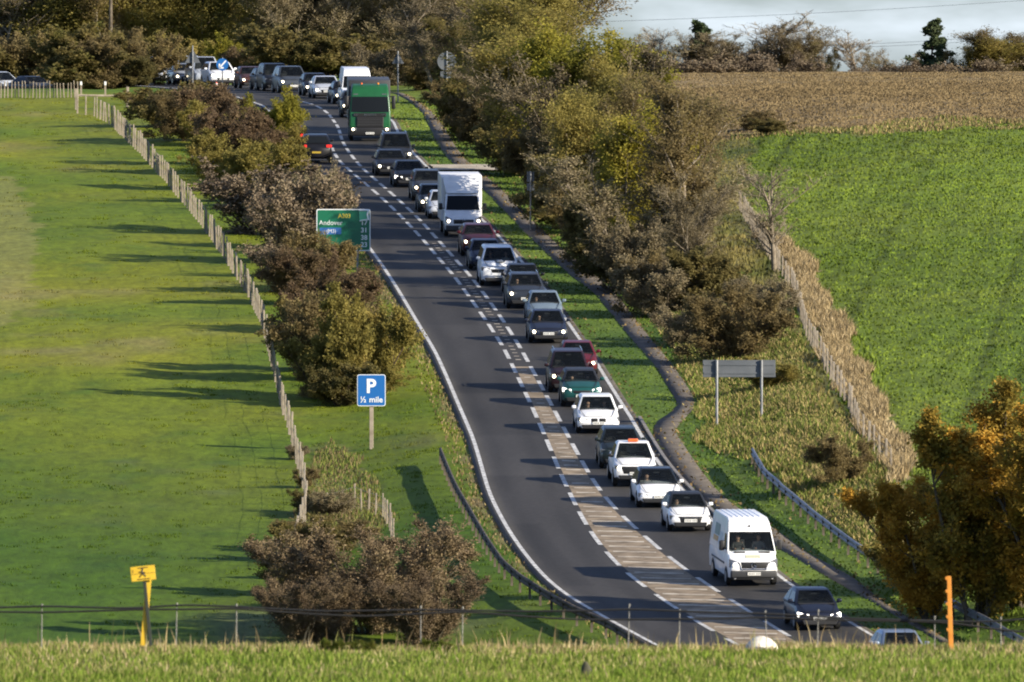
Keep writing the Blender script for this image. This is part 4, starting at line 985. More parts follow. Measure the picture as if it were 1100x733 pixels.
for t_, z_ in (('17', .26), ('31', -.12), ('38', -.50), ('23', -.86)): letters('lettering', t_, .34, m_signwhite, pn_, (1.22 * k_, -.012, z_), 'RIGHT', bold=.006)
# grey back of a wide sign on two posts
p = hit(794, 455); q = ppm(p.y)
o = empty('road_sign', p, 'wide sign seen from its plain grey back on two pale posts', 'sign')
for xx in ((770 - 794) / q, (818 - 794) / q):
    bm = bmesh.new(); bm_tube(bm, [(xx, -.07, -.6), (xx, -.07, 68 / q)], .062, 8); part('post', bm, m_galv, o, 60)
bm = bmesh.new(); bm_box(bm, (-39 / q, 0, 49.5 / q), (39 / q, .03, 68 / q), 0, .008, 1); part('panel', bm, m_back, o)
bm = bmesh.new()
for zz in (54, 63): bm_box(bm, (-38 / q, -.025, (zz - .8) / q), (38 / q, -.002, (zz + .8) / q))
part('stiffener', bm, m_back, o)
# slim traffic signs
def pole_sign(px, base, top, D, label, shape, cz, size, mpanel, face=None, pole_r=.045, front=False, grp=None):
    p = hit(px, base) if D is None else on_depth(px, D); q = ppm(p.y); _, by = project(p.x, p.y, p.z); Z = lambda row: (by - row) / q
    o = empty('road_sign', p, label, 'sign', grp); bm = bmesh.new()
    bm_tube(bm, [(0, 0, -.4), (0, 0, Z(top))], pole_r, 8); part('pole', bm, m_galv, o, 60)
    yy = -.08 if front else pole_r + .02
    bm = bmesh.new()
    if shape == 'tri':
        s = size; ring = [(0, s * .62), (-s * .56, -s * .38), (s * .56, -s * .38)]
        f = [bm.verts.new((a, yy, b)) for a, b in ring]; g = [bm.verts.new((a, yy + .03, b)) for a, b in ring]
        bm.faces.new(f); bm.faces.new(g[::-1])
        for k in range(3): bm.faces.new((f[k], g[k], g[(k + 1) % 3], f[(k + 1) % 3]))
    elif shape == 'disc': bm_cyl(bm, (0, yy, 0), 'y', size / 2, .03, 32)
    else: bm_box(bm, (-size * .36, yy, -size / 2), (size * .36, yy + .03, size / 2), 0, .01, 1)
    pn_ = part('panel', bm, mpanel, o); pn_.location = (0, 0, Z(cz))
    return o, pn_, Z, yy
pole_sign(427.5, 110, 55, None, 'grey back of a triangular sign on a tall pale pole by the lorry', 'tri', 64, .72, m_back)
o, pn_, Z, yy = pole_sign(480, 112, 55, None, 'large round sign seen from its grey back at the footpath', 'disc', 66, 1.22, m_back)
bm = bmesh.new(); bm_box(bm, (-.42, yy, Z(84)), (.42, yy + .03, Z(77)), 0, .01, 1); part('sub_plate', bm, m_back, o)
pole_sign(207, 93, 49, 1090, 'dark triangular sign back above the dark vans in the queue', 'tri', 62, .95, m_back)
o, pn_, Z, yy = pole_sign(239, 97, 62, 1078, 'round blue sign with a white arrow pointing down left', 'disc', 69.5, .82, m_blue, front=True)
bm = bmesh.new()
for a_, b2, w2 in (((.24, .26), (-.16, -.18), .05), ((-.20, -.22), (-.20, .06), .05), ((-.20, -.22), (.08, -.22), .05)):
    d = Vector((b2[0] - a_[0], 0, b2[1] - a_[1])).normalized(); n_ = Vector((-d.z, 0, d.x)) * w2
    A0, B0 = Vector((a_[0], -.102, a_[1])), Vector((b2[0], -.102, b2[1])); t_ = Vector((0, .006, 0))
    bm_hexa(bm, [A0 - n_, B0 - n_, B0 - n_ + t_, A0 - n_ + t_, A0 + n_, B0 + n_, B0 + n_ + t_, A0 + n_ + t_])
part('arrow', bm, m_signwhite, pn_)
o, pn_, Z, yy = pole_sign(570, 248, 184, None, 'slim post with two small dark plates at the footpath edge', 'plate', 190, .55, m_back)
bm = bmesh.new(); bm_box(bm, (-.2, yy, Z(205)), (.2, yy + .03, Z(197)), 0, .01, 1); part('sub_plate', bm, m_back, o)
# traffic cone
p = on_depth(232.5, 1070); q = ppm(1070); _, by = project(p.x, p.y, p.z); sc_ = (by - 88) / q
m_cone = mat('cone_orange', (.62, .08, .03), .5)
o = empty('traffic_cone', p, 'tall orange and white traffic cone below the round blue arrow sign', 'traffic cone')
bm = bmesh.new(); bm_tube(bm, [(0, 0, .05), (0, 0, sc_)], .20, 14, 0, .045); part('cone_body', bm, m_cone, o, 50)
bm = bmesh.new(); bm_box(bm, (-.28, -.28, 0), (.28, .28, .06), 0, .02, 1); part('base', bm, m_black, o)
for f0, f1 in ((.28, .52), (.66, .84)):
    rr_ = lambda f: .20 + (.045 - .20) * f + .006
    bm = bmesh.new(); bm_tube(bm, [(0, 0, .05 + (sc_ - .05) * f0), (0, 0, .05 + (sc_ - .05) * f1)], rr_(f0), 14, 0, rr_(f1)); part('white_sleeve', bm, m_signwhite, o, 50)
# yellow notice on crossed posts, orange marker, stone, tussock in the meadow
m_yellow = noisy(mat('yellow_paint', (.62, .40, .02), 0.5), (.55, .34, .02), 6, 0, 4, color2=(.70, .46, .03)); m_orange = noisy(mat('orange_plastic', (.60, .23, .03), .5), (.52, .19, .02), 5, 0, 4, color2=(.66, .27, .04))
m_dpost = mat('dark_green_post', (.02, .026, .018), .7)
D_ = 295.5; p0 = at_depth(158, 690, D_); p0.z = ground_at(p0.x, D_); q = ppm(D_); _, by = project(p0.x, p0.y, p0.z)
L_ = lambda px, py, dy=0.0: ((px - 158) / q, dy, (by - py) / q)
o = empty('notice_board', p0, 'small yellow notice with black figure on crossed yellow and dark posts', 'sign')
def slat(bm, a, b, w, t):
    a, b = Vector(a), Vector(b); n_ = Vector((w / 2, 0, 0)); k = Vector((0, t, 0))
    bm_hexa(bm, [a - n_, a + n_, a + n_ + k, a - n_ + k, b - n_, b + n_, b + n_ + k, b - n_ + k], 0, .004, 1)
bm = bmesh.new(); slat(bm, L_(153.5, 694, .06), L_(160, 618, .06), .10, .03); part('yellow_post', bm, m_yellow, o)
bm = bmesh.new(); slat(bm, L_(162, 694, .02), L_(154.6, 618, .02), .062, .03); part('dark_post', bm, m_dpost, o)
bm = bmesh.new(); bm_box(bm, (-.225, -.012, -.135), (.225, .0, .135), 0, .004, 1); pn_ = part('panel', bm, m_yellow, o); pn_.location = L_(153.7, 616, -.0); pn_.rotation_euler = (0, math.radians(-6), 0)
bm = bmesh.new()
for x0_, z0_, x1_, z1_ in ((-.09, .095, .10, .112), (-.12, -.112, .12, -.096), (-.19, .02, -.18, .08), (-.22, -.006, .22, .0)): bm_box(bm, (x0_, -.016, z0_), (x1_, -.0125, z1_))
for a_, b2 in (((0, .06), (.0, -.01)), ((0, .0), (-.055, -.065)), ((0, .0), (.06, -.06)), ((-.06, .03), (.05, .01))):
    bm_tube(bm, [(a_[0] - .01, -.015, a_[1]), (b2[0] - .01, -.015, b2[1])], .011, 5)
bm_cyl(bm, (-.005, -.015, .075), 'y', .018, .006, 10)
part('pictogram', bm, m_black, pn_)
p0 = at_depth(1022, 702, 296.5); p0.z = ground_at(p0.x, 296.5); _, by = project(p0.x, p0.y, p0.z); h_ = (by - 619) / ppm(296.5)
o = empty('marker_post', p0, 'upright orange notched plastic stake in front of the dark bushes', 'stake')
bm = bmesh.new(); bm_hexa(bm, [(-.045, 0, -.2), (.045, 0, -.2), (.045, .05, -.2), (-.045, .05, -.2), (-.085, 0, h_), (-.01, 0, h_), (-.01, .05, h_), (-.085, .05, h_)], 0, .006, 1); part('stake', bm, m_orange, o)
bm = bmesh.new()
for k in range(5):
    z_ = h_ * (.28 + .17 * k); xx = -.045 - .04 * z_ / h_; bm_hexa(bm, [(xx - .03, 0, z_), (xx - .005, 0, z_ - .02), (xx - .005, .05, z_ - .02), (xx - .03, .05, z_), (xx - .03, 0, z_ + .04), (xx + .01, 0, z_ + .05), (xx + .01, .05, z_ + .05), (xx - .03, .05, z_ + .04)])
part('notch', bm, m_orange, o)
def stone(name, p, sx, sy, sz, m, label, cat, seed):
    r = np.random.RandomState(seed); bm = bmesh.new(); bmesh.ops.create_icosphere(bm, subdivisions=3, radius=1)
    for v in bm.verts:
        n_ = sum(math.sin(v.co.dot(Vector(r_)) * 2.2 + i) for i, r_ in enumerate(np.random.RandomState(seed + 1).randn(4, 3))) * .06
        v.co *= 1 + n_; v.co = Vector((v.co.x * sx, v.co.y * sy, v.co.z * sz))
    o = link(name, bm_mesh(name, bm, m, 60)); o.location = p; return tag(o, label, cat)
m_chalk = noisy(mat('pale_stone', (.6, .56, .46), .85), (.46, .43, .35), 9, 0, 5, color2=(.74, .70, .60), bump=.01, bscale=25)
p0 = at_depth(815, 692, 298); p0.z = ground_at(p0.x, 298) + .02
_, by = project(p0.x, 298, p0.z); stone('boulder', p0, .33, .28, (by - 682.5) / ppm(298), m_chalk, 'pale cream rounded boulder in the meadow below the dark blue hatchback', 'boulder', 3)
m_stump = noisy(mat('dark_stump', (.05, .05, .03), .9), (.022, .024, .012), 12, 0, 4, color2=(.07, .065, .035))
p0 = at_depth(630, 726, 276); p0.z = ground_at(p0.x, 276); stone('stump', p0, .10, .09, .30, m_stump, 'small dark upright stump in the foreground meadow', 'stump', 9)
for px, lab in ((355, 'dark low tussock in front of the wide bare bush, leftmost of four'), (390, 'dark low tussock in front of the wide bare bush, second of four'), (463, 'dark low tussock at the foot of the near fence below the road bank'), (480, 'smaller dark tussock right of the one at the near fence post')):
    p0 = at_depth(px, 690, 296); p0.z = ground_at(p0.x, 296); plant('greenbush', p0, .28 if px != 480 else .18, .5, lab, 'tussock', 'dark tussocks along the near fence', 'tussock')
# utility pole and overhead wires
p0 = on_depth(119, 1192); o = empty('utility_pole', p0, 'wooden utility pole standing in the wood at the left', 'utility pole')
bm = bmesh.new(); bm_tube(bm, [(0, 0, -.5), (0, 0, 10.5)], .17, 10, 0, .12); part('pole', bm, m_bark, o, 60)
bm = bmesh.new(); bm_box(bm, (-.9, -.06, 9.8), (.9, .06, 9.95)); part('crossarm', bm, m_bark, o)
for a_, b2, lab in (((560, 26), (1180, -5), 'uppermost overhead wire rising to the right across the pale sky'), ((860, 50), (1200, 26), 'lower overhead wire above the lone conifer, upper of its pair'), ((860, 53), (1200, 30), 'lower overhead wire above the lone conifer, lower of its pair')):
    xs = np.linspace(a_[0], b2[0], 14); pts_ = [at_depth(x_, a_[1] + (b2[1] - a_[1]) * (i / 13) + 4 * math.sin(PI * i / 13), 1400) for i, x_ in enumerate(xs)]
    bm = bmesh.new(); bm_tube(bm, pts_, .013, 5); tag(link('overhead_wire', bm_mesh('overhead_wire', bm, m_cable)), lab, 'wire', 'overhead wires in the sky')
#PART4
# ------------------------------------------------------------------ vehicles
m_glass = mat('vehicle_glass', (.010, .012, .014), 0.14, spec=0.10)
m_screen = bpy.data.materials.new('tinted_windscreen'); m_screen.use_nodes = True
_N, _L, _b = nodes(m_screen); _b.inputs['Base Color'].default_value = (.01, .012, .013, 1); _b.inputs['Roughness'].default_value = .08
_t = _N.new('ShaderNodeBsdfTransparent'); _t.inputs['Color'].default_value = (.80, .86, .84, 1); _m = _N.new('ShaderNodeMixShader'); _m.inputs[0].default_value = .62
_o = [q for q in _N if q.type == 'OUTPUT_MATERIAL'][0]; _L.new(_b.outputs[0], _m.inputs[1]); _L.new(_t.outputs[0], _m.inputs[2]); _L.new(_m.outputs[0], _o.inputs['Surface'])
m_cabin = mat('cabin_trim', (.022, .022, .024), .8); m_lining = mat('cabin_lining', (.05, .05, .05), .9)
m_skin = mat('skin', (.42, .25, .18), .6); m_hair = mat('hair', (.04, .025, .015), .8)
CLOTH = [mat('clothing', c_, .85) for c_ in ((.03, .04, .08), (.35, .33, .30), (.30, .05, .05), (.06, .06, .06), (.45, .30, .05))]
_pers = None
def seated_mesh():
    global _pers
    if _pers: return _pers
    def skin(vs, es, rs):
        me = bpy.data.meshes.new('p'); me.from_pydata(vs, es, []); ob = bpy.data.objects.new('p', me); COL.objects.link(ob)
        sk = ob.modifiers.new('s', 'SKIN'); su = ob.modifiers.new('u', 'SUBSURF'); su.levels = 2; su.render_levels = 2
        for i_, r_ in enumerate(rs): me.skin_vertices[0].data[i_].radius = (r_, r_)
        me.skin_vertices[0].data[0].use_root = True
        m2 = bpy.data.meshes.new_from_object(ob.evaluated_get(bpy.context.evaluated_depsgraph_get())); bpy.data.objects.remove(ob)
        m2.polygons.foreach_set('use_smooth', np.ones(len(m2.polygons), bool)); return m2
    vs = [(0, 0, 0), (0, .03, .22), (0, .05, .42), (0, .04, .54), (0, .02, .60), (0, .0, .70), (0, -.005, .80),
          (-.19, .04, .46), (-.24, -.12, .24), (-.14, -.40, .30), (.19, .04, .46), (.24, -.12, .24), (.14, -.40, .30),
          (-.10, -.10, -.02), (-.12, -.48, .06), (-.12, -.62, -.34), (.10, -.10, -.02), (.12, -.48, .06), (.12, -.62, -.34)]
    es = [(0, 1), (1, 2), (2, 3), (3, 4), (4, 5), (5, 6), (2, 7), (7, 8), (8, 9), (2, 10), (10, 11), (11, 12), (0, 13), (13, 14), (14, 15), (0, 16), (16, 17), (17, 18)]
    rs = [.14, .14, .15, .065, .055, .10, .075, .07, .05, .035, .07, .05, .035, .09, .065, .045, .09, .065, .045]
    body = skin(vs, es, rs)
    tv = [vs[i] for i in (0, 1, 2, 3, 7, 8, 10, 11)]; coat = skin([(0, 0, -.02)] + tv[1:4] + [vs[7], vs[8], (-.165, -.33, .285), vs[10], vs[11], (.165, -.33, .285)], [(0, 1), (1, 2), (2, 3), (2, 4), (4, 5), (5, 6), (2, 7), (7, 8), (8, 9)], [.16, .165, .175, .075, .085, .066, .055, .085, .066, .055])
    hair = skin([(0, .03, .72), (0, .035, .80), (0, .0, .845)], [(0, 1), (1, 2)], [.095, .09, .06])
    _pers = (body, coat, hair); return _pers
def person_in(o, x_, y_, z_, label, ci):
    b_, c_, h_ = seated_mesh(); p_ = link('person', b_); p_.matrix_world = o.matrix_world @ Matrix.Translation((x_, y_, z_)); tag(p_, label, 'person', 'people sitting in the vehicles')
    if not b_.materials: b_.materials.append(m_skin); h_.materials.append(m_hair); c_.materials.append(CLOTH[0])
    cc_ = link('jacket', c_, p_); cc_.material_slots[0].link = 'OBJECT'; cc_.material_slots[0].material = CLOTH[ci]; link('hair', h_, p_)
def open_front(bm, P0, P1, mi_in=None):
    """take out the sheet metal where the windscreen sits"""
    d = Vector((0, P1[0] - P0[0], P1[1] - P0[1])); n_ = Vector((0, -d.z, d.y)).normalized()
    if n_.y > 0: n_ = -n_
    bm.normal_update(); c0 = Vector((0, (P0[0] + P1[0]) / 2, (P0[1] + P1[1]) / 2))
    best = [f for f in bm.faces if abs(f.normal.dot(n_)) > .995 and abs((f.calc_center_median() - c0).dot(n_)) < .03 and P0[1] < f.calc_center_median().z < P1[1] and f.calc_area() > .2]
    bmesh.ops.delete(bm, geom=best, context='FACES_ONLY')
def cabin(o, hw, cowl, cowl_y, ws_y, H, seats=(-.37, .37)):
    bm = bmesh.new(); bm_hexa(bm, [(-hw * .80, cowl_y + .12, cowl - .25), (hw * .80, cowl_y + .12, cowl - .25), (hw * .80, cowl_y + .62, cowl - .25), (-hw * .80, cowl_y + .62, cowl - .25), (-hw * .80, cowl_y + .12, cowl - .02), (hw * .80, cowl_y + .12, cowl - .02), (hw * .80, cowl_y + .58, cowl + .03), (-hw * .80, cowl_y + .58, cowl + .03)], 0, .03, 1); part('dashboard', bm, m_cabin, o)
    for sx_ in seats:
        bm = bmesh.new(); zt_ = H - .30; bm_box(bm, (sx_ - .23, ws_y + .48, cowl - .35), (sx_ + .23, ws_y + .62, zt_ - .16), 0, .05, 2); bm_box(bm, (sx_ - .13, ws_y + .49, zt_ - .13), (sx_ + .13, ws_y + .59, zt_ + .06), 0, .04, 2); part('seat', bm, m_cabin, o, 40)
    bm = bmesh.new(); bm_tube(bm, [(-.37 + .18 * math.cos(2 * PI * k / 12), cowl_y + .66 + .05 * math.sin(2 * PI * k / 12), cowl + .0 + .17 * math.sin(2 * PI * k / 12)) for k in range(13)], .018, 5); part('steering_wheel', bm, m_black, o)
    bm = bmesh.new(); bm_box(bm, (-.12, ws_y - .06, H - .21), (.12, ws_y - .03, H - .15), 0, .012, 1); part('rear_view_mirror', bm, m_cabin, o)
m_tyre = mat('tyre_rubber', (.012, .012, .012), 0.85)
m_rim = mat('alloy_rim', (.30, .31, .32), 0.35, 0.8)
m_chrome = mat('chrome', (.6, .6, .6), 0.2, 1.0)
m_lamp_off = mat('headlamp_lens', (.16, .17, .19), 0.12, 0.4)
m_lamp_on = mat('headlamp_lit', (.9, .85, .7), 0.3, emit=(1.0, .86, .58), estr=4.5)
m_lamp_drl = mat('daylight_lamp_lit', (.9, .9, .85), 0.3, emit=(1.0, .93, .80), estr=2.2)
m_tail = mat('tail_lamp_lit', (.5, .01, .01), 0.3, emit=(1.0, .06, .04), estr=0.35)
m_plate = mat('plate_white', (.72, .72, .68), 0.5); m_plate_y = mat('plate_yellow', (.40, .28, .03), 0.5); m_ink = mat('plate_characters', (.03, .03, .03), 0.6)
m_amber = mat('amber_lens', (.75, .25, .02), 0.3); m_beacon = mat('orange_beacon', (.72, .13, .03), 0.3)
PAINT = {}
def paint(c, metal=0.0):
    k = (c, metal)
    if k not in PAINT:
        m = mat('car_paint', c, 0.36, metal, 0.4, 0.35 if max(c) > .3 else 0.12); noisy_c = [x_ * .86 for x_ in c]
        noisy(m, tuple(noisy_c), 2.2, 0, 5, color2=tuple(min(1, x_ * 1.06) for x_ in c)); PAINT[k] = m
    return PAINT[k]
_wheel = {}
def wheel(o, x_, y_, r, side):
    if r not in _wheel:
        bm = bmesh.new(); bm_cyl(bm, (0, 0, 0), 'x', r, .21, 22); es = [e for e in bm.edges if len(e.link_faces) == 2 and any(len(f.verts) > 4 for f in e.link_faces)]
        bmesh.ops.bevel(bm, geom=es, offset=.03, segments=2, affect='EDGES')
        t = bm_mesh('wheel', bm, m_tyre, 40)
        bm = bmesh.new(); bm_cyl(bm, (0, 0, 0), 'x', r * .64, .225, 20)
        _wheel[r] = (t, bm_mesh('rim', bm, m_rim, 40))
    w = link('wheel', _wheel[r][0], o); w.location = (x_, y_, r); link('rim', _wheel[r][1], w)
def place(o, px, py, D=None, away=False, L=4.3):
    D = D or hit_prof(px, py); x_ = (px - CX) / F * D
    t = Vector(((np.interp(D + 2.5 + 3, YG, RLINE) - np.interp(D - 1, YG, RLINE)) / 6.5, 1.0, float(prof(D + 4) - prof(D)) / 4)).normalized()
    s = t.cross(Vector((0, 0, 1))).normalized(); u = s.cross(t)
    loc = Vector((x_, D, float(prof(D)) + .066 - float(sink(x_, D))))
    if away: loc = loc + t * L; t = -t; s = -s
    M = Matrix((s, t, u)).transposed().to_4x4(); M.translation = loc
    o.matrix_world = M
def loft(bm, st, mi=0, mib=1):
    """st: (y, half width, top z, bottom z, crown)"""
    rings = []
    for y_, w, zt, zb, cr_ in st:
        h = zt - zb
        half = [(0, zb), (w - .14, zb), (w - .03, zb + .10), (w, zb + .48 * h), (w - .02, zb + .78 * h), (w - .07, zt - .035), (w - .17, zt), (w * .45, zt + cr_ * .8), (0, zt + cr_)]
        rings.append([bm.verts.new((x_, y_, z_)) for x_, z_ in half] + [bm.verts.new((-x_, y_, z_)) for x_, z_ in half[-2:0:-1]])
    n = len(rings[0])
    for a, b in zip(rings[:-1], rings[1:]):
        for k in range(n):
            f = bm.faces.new((a[k], a[(k + 1) % n], b[(k + 1) % n], b[k])); zc_ = f.calc_center_median().z
            f.material_index = mib if zc_ < st[3][3] + .13 else mi
    for rg in (rings[0][::-1], rings[-1]): f = bm.faces.new(rg); f.material_index = mi
def prism(bm, side, wfun, bev=.07, mi=0):
    """side profile polygon (y, z) given a half width that depends on height"""
    a = [bm.verts.new((-wfun(z_), y_, z_)) for y_, z_ in side]; b = [bm.verts.new((wfun(z_), y_, z_)) for y_, z_ in side]
    fa, fb = bm.faces.new(a), bm.faces.new(b[::-1]); n = len(side)
    for k in range(n): bm.faces.new((a[k], b[k], b[(k + 1) % n], a[(k + 1) % n]))
    es = list(fa.edges) + list(fb.edges)
    for f in bm.faces: f.material_index = mi
    if bev: bmesh.ops.bevel(bm, geom=es, offset=bev, segments=3, affect='EDGES', profile=.6)
def pane(P0, P1, wfun, f0, f1, inset, off=.010, bow=.02, cols=7, outn=-1):
    """glass on the slanted plane between side profile points P0 (low) and P1 (high)"""
    bm = bmesh.new(); d = Vector((0, P1[0] - P0[0], P1[1] - P0[1])); n_ = Vector((0, -d.z, d.y)).normalized()
    if outn > 0: n_ = -n_
    if n_.z < 0 and outn < 0 and d.y > 0: n_ = -n_
    grid = []
    for v in np.linspace(f0, f1, 4):
        p_ = Vector((0, P0[0], P0[1])) + d * float(v); w = wfun(p_.z) - inset
        row = []
        for u in np.linspace(-1, 1, cols): row.append(bm.verts.new(p_ + Vector((u * w, 0, 0)) + n_ * (off + bow * (1 - u * u))))
        grid.append(row)
    for a, b in zip(grid[:-1], grid[1:]):
        for k in range(cols - 1): bm.faces.new((a[k], a[k + 1], b[k + 1], b[k]))
    # rim back to the body so the pane has thickness
    ring = grid[0] + [r_[-1] for r_ in grid[1:-1]] + grid[-1][::-1] + [r_[0] for r_ in grid[-2:0:-1]]
    low = [bm.verts.new(v.co - n_ * (off + bow + .01)) for v in ring]
    for k in range(len(ring)): bm.faces.new((ring[k], ring[(k + 1) % len(ring)], low[(k + 1) % len(ring)], low[k]))
    return bm
def side_glass(q4, wfun, side):
    bm = bmesh.new(); o_ = [bm.verts.new((side * (wfun(z_) + .010), y_, z_)) for y_, z_ in q4]; i_ = [bm.verts.new((side * (wfun(z_) - .03), y_, z_)) for y_, z_ in q4]
    bm.faces.new(o_); bm.faces.new(i_[::-1])
    for k in range(4): bm.faces.new((o_[k], i_[k], i_[(k + 1) % 4], o_[(k + 1) % 4]))
    return bm
def add_plate(o, y_, z_, m=None, w=.52):
    bm = bmesh.new(); bm_box(bm, (-w / 2, y_ - .015, z_ - .06), (w / 2, y_ + .03, z_ + .06))
    for k in range(7):
        xx = -w / 2 + .04 + k * (w - .06) / 7 + (.03 if k > 3 else 0); bm_box(bm, (xx, y_ - .018, z_ - .034), (xx + .032, y_ - .0145, z_ + .034), 1)
    part('number_plate', bm, [m or m_plate, m_ink], o)

def car(label, px, py, col, metal=0.0, L=4.3, W=1.80, H=1.48, nose=.78, cowl=.98, cowl_y=1.05, ws_y=1.75, rt_y=3.5, rb_y=4.2, belt=.93, lit='on', roof=None, grille=(.95, .20, .50), intake=True, rails=False,
        trim=False, D=None, away=False, group='vehicles queuing down the hill', cat='car', name='car', kidney=False, plate=True, wr=.32, mirror=None, sidewin=True, badge=False, bumper=None, lampw=.40, lamph=.17, clr=.19, who=None):
    o = empty(name, (0, 0, 0), label, cat, group); hw = W / 2; pt = paint(col, metal); trimm = m_dkgrey if trim else pt
    bm = bmesh.new(); z0 = clr
    loft(bm, [(0, hw * .76, nose - .20, z0 + .16, .03), (.07, hw * .90, nose - .11, z0 + .06, .045), (.32, hw * .985, nose - .03, z0, .055), (.6 * cowl_y, hw, nose * .5 + cowl * .5 - .01, z0, .06), (cowl_y, hw, cowl, z0, .03),
              (L * .5, hw, belt + .02, z0, .03), (L - .7, hw * .99, belt + .04, z0, .03), (L - .12, hw * .94, belt + .02, z0 + .05, .02), (L, hw * .84, belt - .15, z0 + .16, .01)])
    part('body', bm, [pt, m_dkgrey if trim else m_black], o, 42)
    wb, wt = hw * .945, hw * .72
    wf = lambda z_: wb + (wt - wb) * (z_ - cowl) / (H - cowl)
    side = [(cowl_y - .10, cowl - .10), (cowl_y, cowl), (ws_y, H - .05), (ws_y + .35, H), (rt_y - .3, H - .005), (rt_y, H - .06), (rb_y, belt + .02), (rb_y, belt - .1)]
    bm = bmesh.new(); prism(bm, side, wf, .10)
    if not away: open_front(bm, (cowl_y, cowl), (ws_y, H - .05))
    part('roof', bm, roof or pt, o, 45)
    part('windscreen', pane((cowl_y, cowl), (ws_y, H - .05), wf, .02, .96, .09, off=.004, bow=.012), m_glass if away else m_screen, o, 40)
    if not away: cabin(o, hw, cowl, cowl_y, ws_y, H)
    part('rear_window', pane((rb_y, belt + .02), (rt_y, H - .06), wf, .12, .88, .14, outn=1), m_glass, o, 40)
    if sidewin:
        zb_, zt_ = cowl + .02, H - .12; ym = (ws_y + rt_y) / 2 + .15
        fy = lambda z_: cowl_y + (ws_y - cowl_y) * (z_ - cowl) / (H - .05 - cowl) + .17
        ry = lambda z_: rb_y + (rt_y - rb_y) * (z_ - belt) / (H - .06 - belt) - .20
        for sgn in (-1, 1):
            part('side_window', side_glass([(fy(zb_), zb_), (ym - .05, zb_), (ym - .05, zt_), (fy(zt_), zt_)], wf, sgn), m_glass, o)
            part('side_window', side_glass([(ym + .05, zb_), (ry(zb_), zb_), (ry(zt_), zt_), (ym + .05, zt_)], wf, sgn), m_glass, o)
    bm = bmesh.new()
    for sgn in (-1, 1):
        bm_tube(bm, [(sgn * hw * .62, .16, nose - .045), (sgn * hw * .74, .5 * cowl_y, nose * .5 + cowl * .5 + .012), (sgn * hw * .82, cowl_y - .04, cowl + .006)], .012, 4)
    bm_tube(bm, [(-hw * .62, .14, nose - .05), (0, .11, nose - .035), (hw * .62, .14, nose - .05)], .010, 4); part('bonnet_seam', bm, m_black, o)
    bm = bmesh.new(); bm_box(bm, (-hw * .80, cowl_y - .12, cowl - .02), (hw * .80, cowl_y - .005, cowl + .028), 0, .01, 1); part('scuttle', bm, m_black, o)
    ml_ = {'on': m_lamp_on, 'drl': m_lamp_drl, 'off': m_lamp_off}[lit if lit in ('on', 'drl', 'off') else 'on']
    zl = nose - .20
    for sgn in (-1, 1):
        bm = bmesh.new(); xi, xo = sgn * (hw * .985 - lampw - .05), sgn * (hw * .985 - .015)
        c8 = [(xi, -.010, zl - lamph * .35), (xo, .16, zl - lamph * .30), (xo, .34, zl - lamph * .2), (xi, .2, zl - lamph * .35), (xi, .000, zl + lamph * .35), (xo, .17, zl + lamph * .75), (xo, .38, zl + lamph * .8), (xi, .22, zl + lamph * .4)]
        bm_hexa(bm, c8 if sgn > 0 else [c8[i] for i in (1, 0, 3, 2, 5, 4, 7, 6)], 0, .015, 1)
        hl = part('headlight', bm, m_lamp_off if lit in ('on', 'left', 'right') else ml_, o)
        if lit == 'on' or (lit == 'left' and sgn < 0) or (lit == 'right' and sgn > 0):
            bm = bmesh.new(); bm_cyl(bm, (sgn * (hw - .22), .045, zl + lamph * .1), 'y', .075, .13, 14); part('lamp', bm, m_lamp_on, hl)
    gw, gh, gz = grille
    if kidney:
        for sgn in (-1, 1):
            bm = bmesh.new(); bm_box(bm, (min(sgn * .03, sgn * .33), -.02, nose - .30), (max(sgn * .03, sgn * .33), .05, nose - .12), 0, .05, 3); part('grille', bm, m_black, o, 40)
    else:
        bm = bmesh.new(); bm_hexa(bm, [(-gw / 2 * .8, -.012, gz - gh / 2), (gw / 2 * .8, -.012, gz - gh / 2), (gw / 2 * .8, .1, gz - gh / 2), (-gw / 2 * .8, .1, gz - gh / 2), (-gw / 2, -.008, gz + gh / 2), (gw / 2, -.008, gz + gh / 2), (gw / 2, .1, gz + gh / 2), (-gw / 2, .1, gz + gh / 2)], 0, .03, 2)
        part('grille', bm, m_black, o, 40)
    if badge:
        bm = bmesh.new(); bm_box(bm, (-gw / 2 * .75, -.022, gz + gh * .30), (gw / 2 * .75, -.009, gz + gh * .42), 0, .004, 1); bm_cyl(bm, (0, -.02, gz + gh * .34), 'y', .05, .02, 14); part('grille_trim', bm, m_chrome, o)
    if intake:
        bm = bmesh.new(); bm_hexa(bm, [(-hw * .72, -.03, z0 + .05), (hw * .72, -.03, z0 + .05), (hw * .72, .15, z0 + .05), (-hw * .72, .15, z0 + .05), (-hw * .80, -.03, z0 + .23), (hw * .80, -.03, z0 + .23), (hw * .80, .15, z0 + .23), (-hw * .80, .15, z0 + .23)], 0, .03, 2)
        part('lower_intake', bm, m_black, o)
    if plate:
        add_plate(o, -.025, z0 + .30 if not away else z0 + .30)
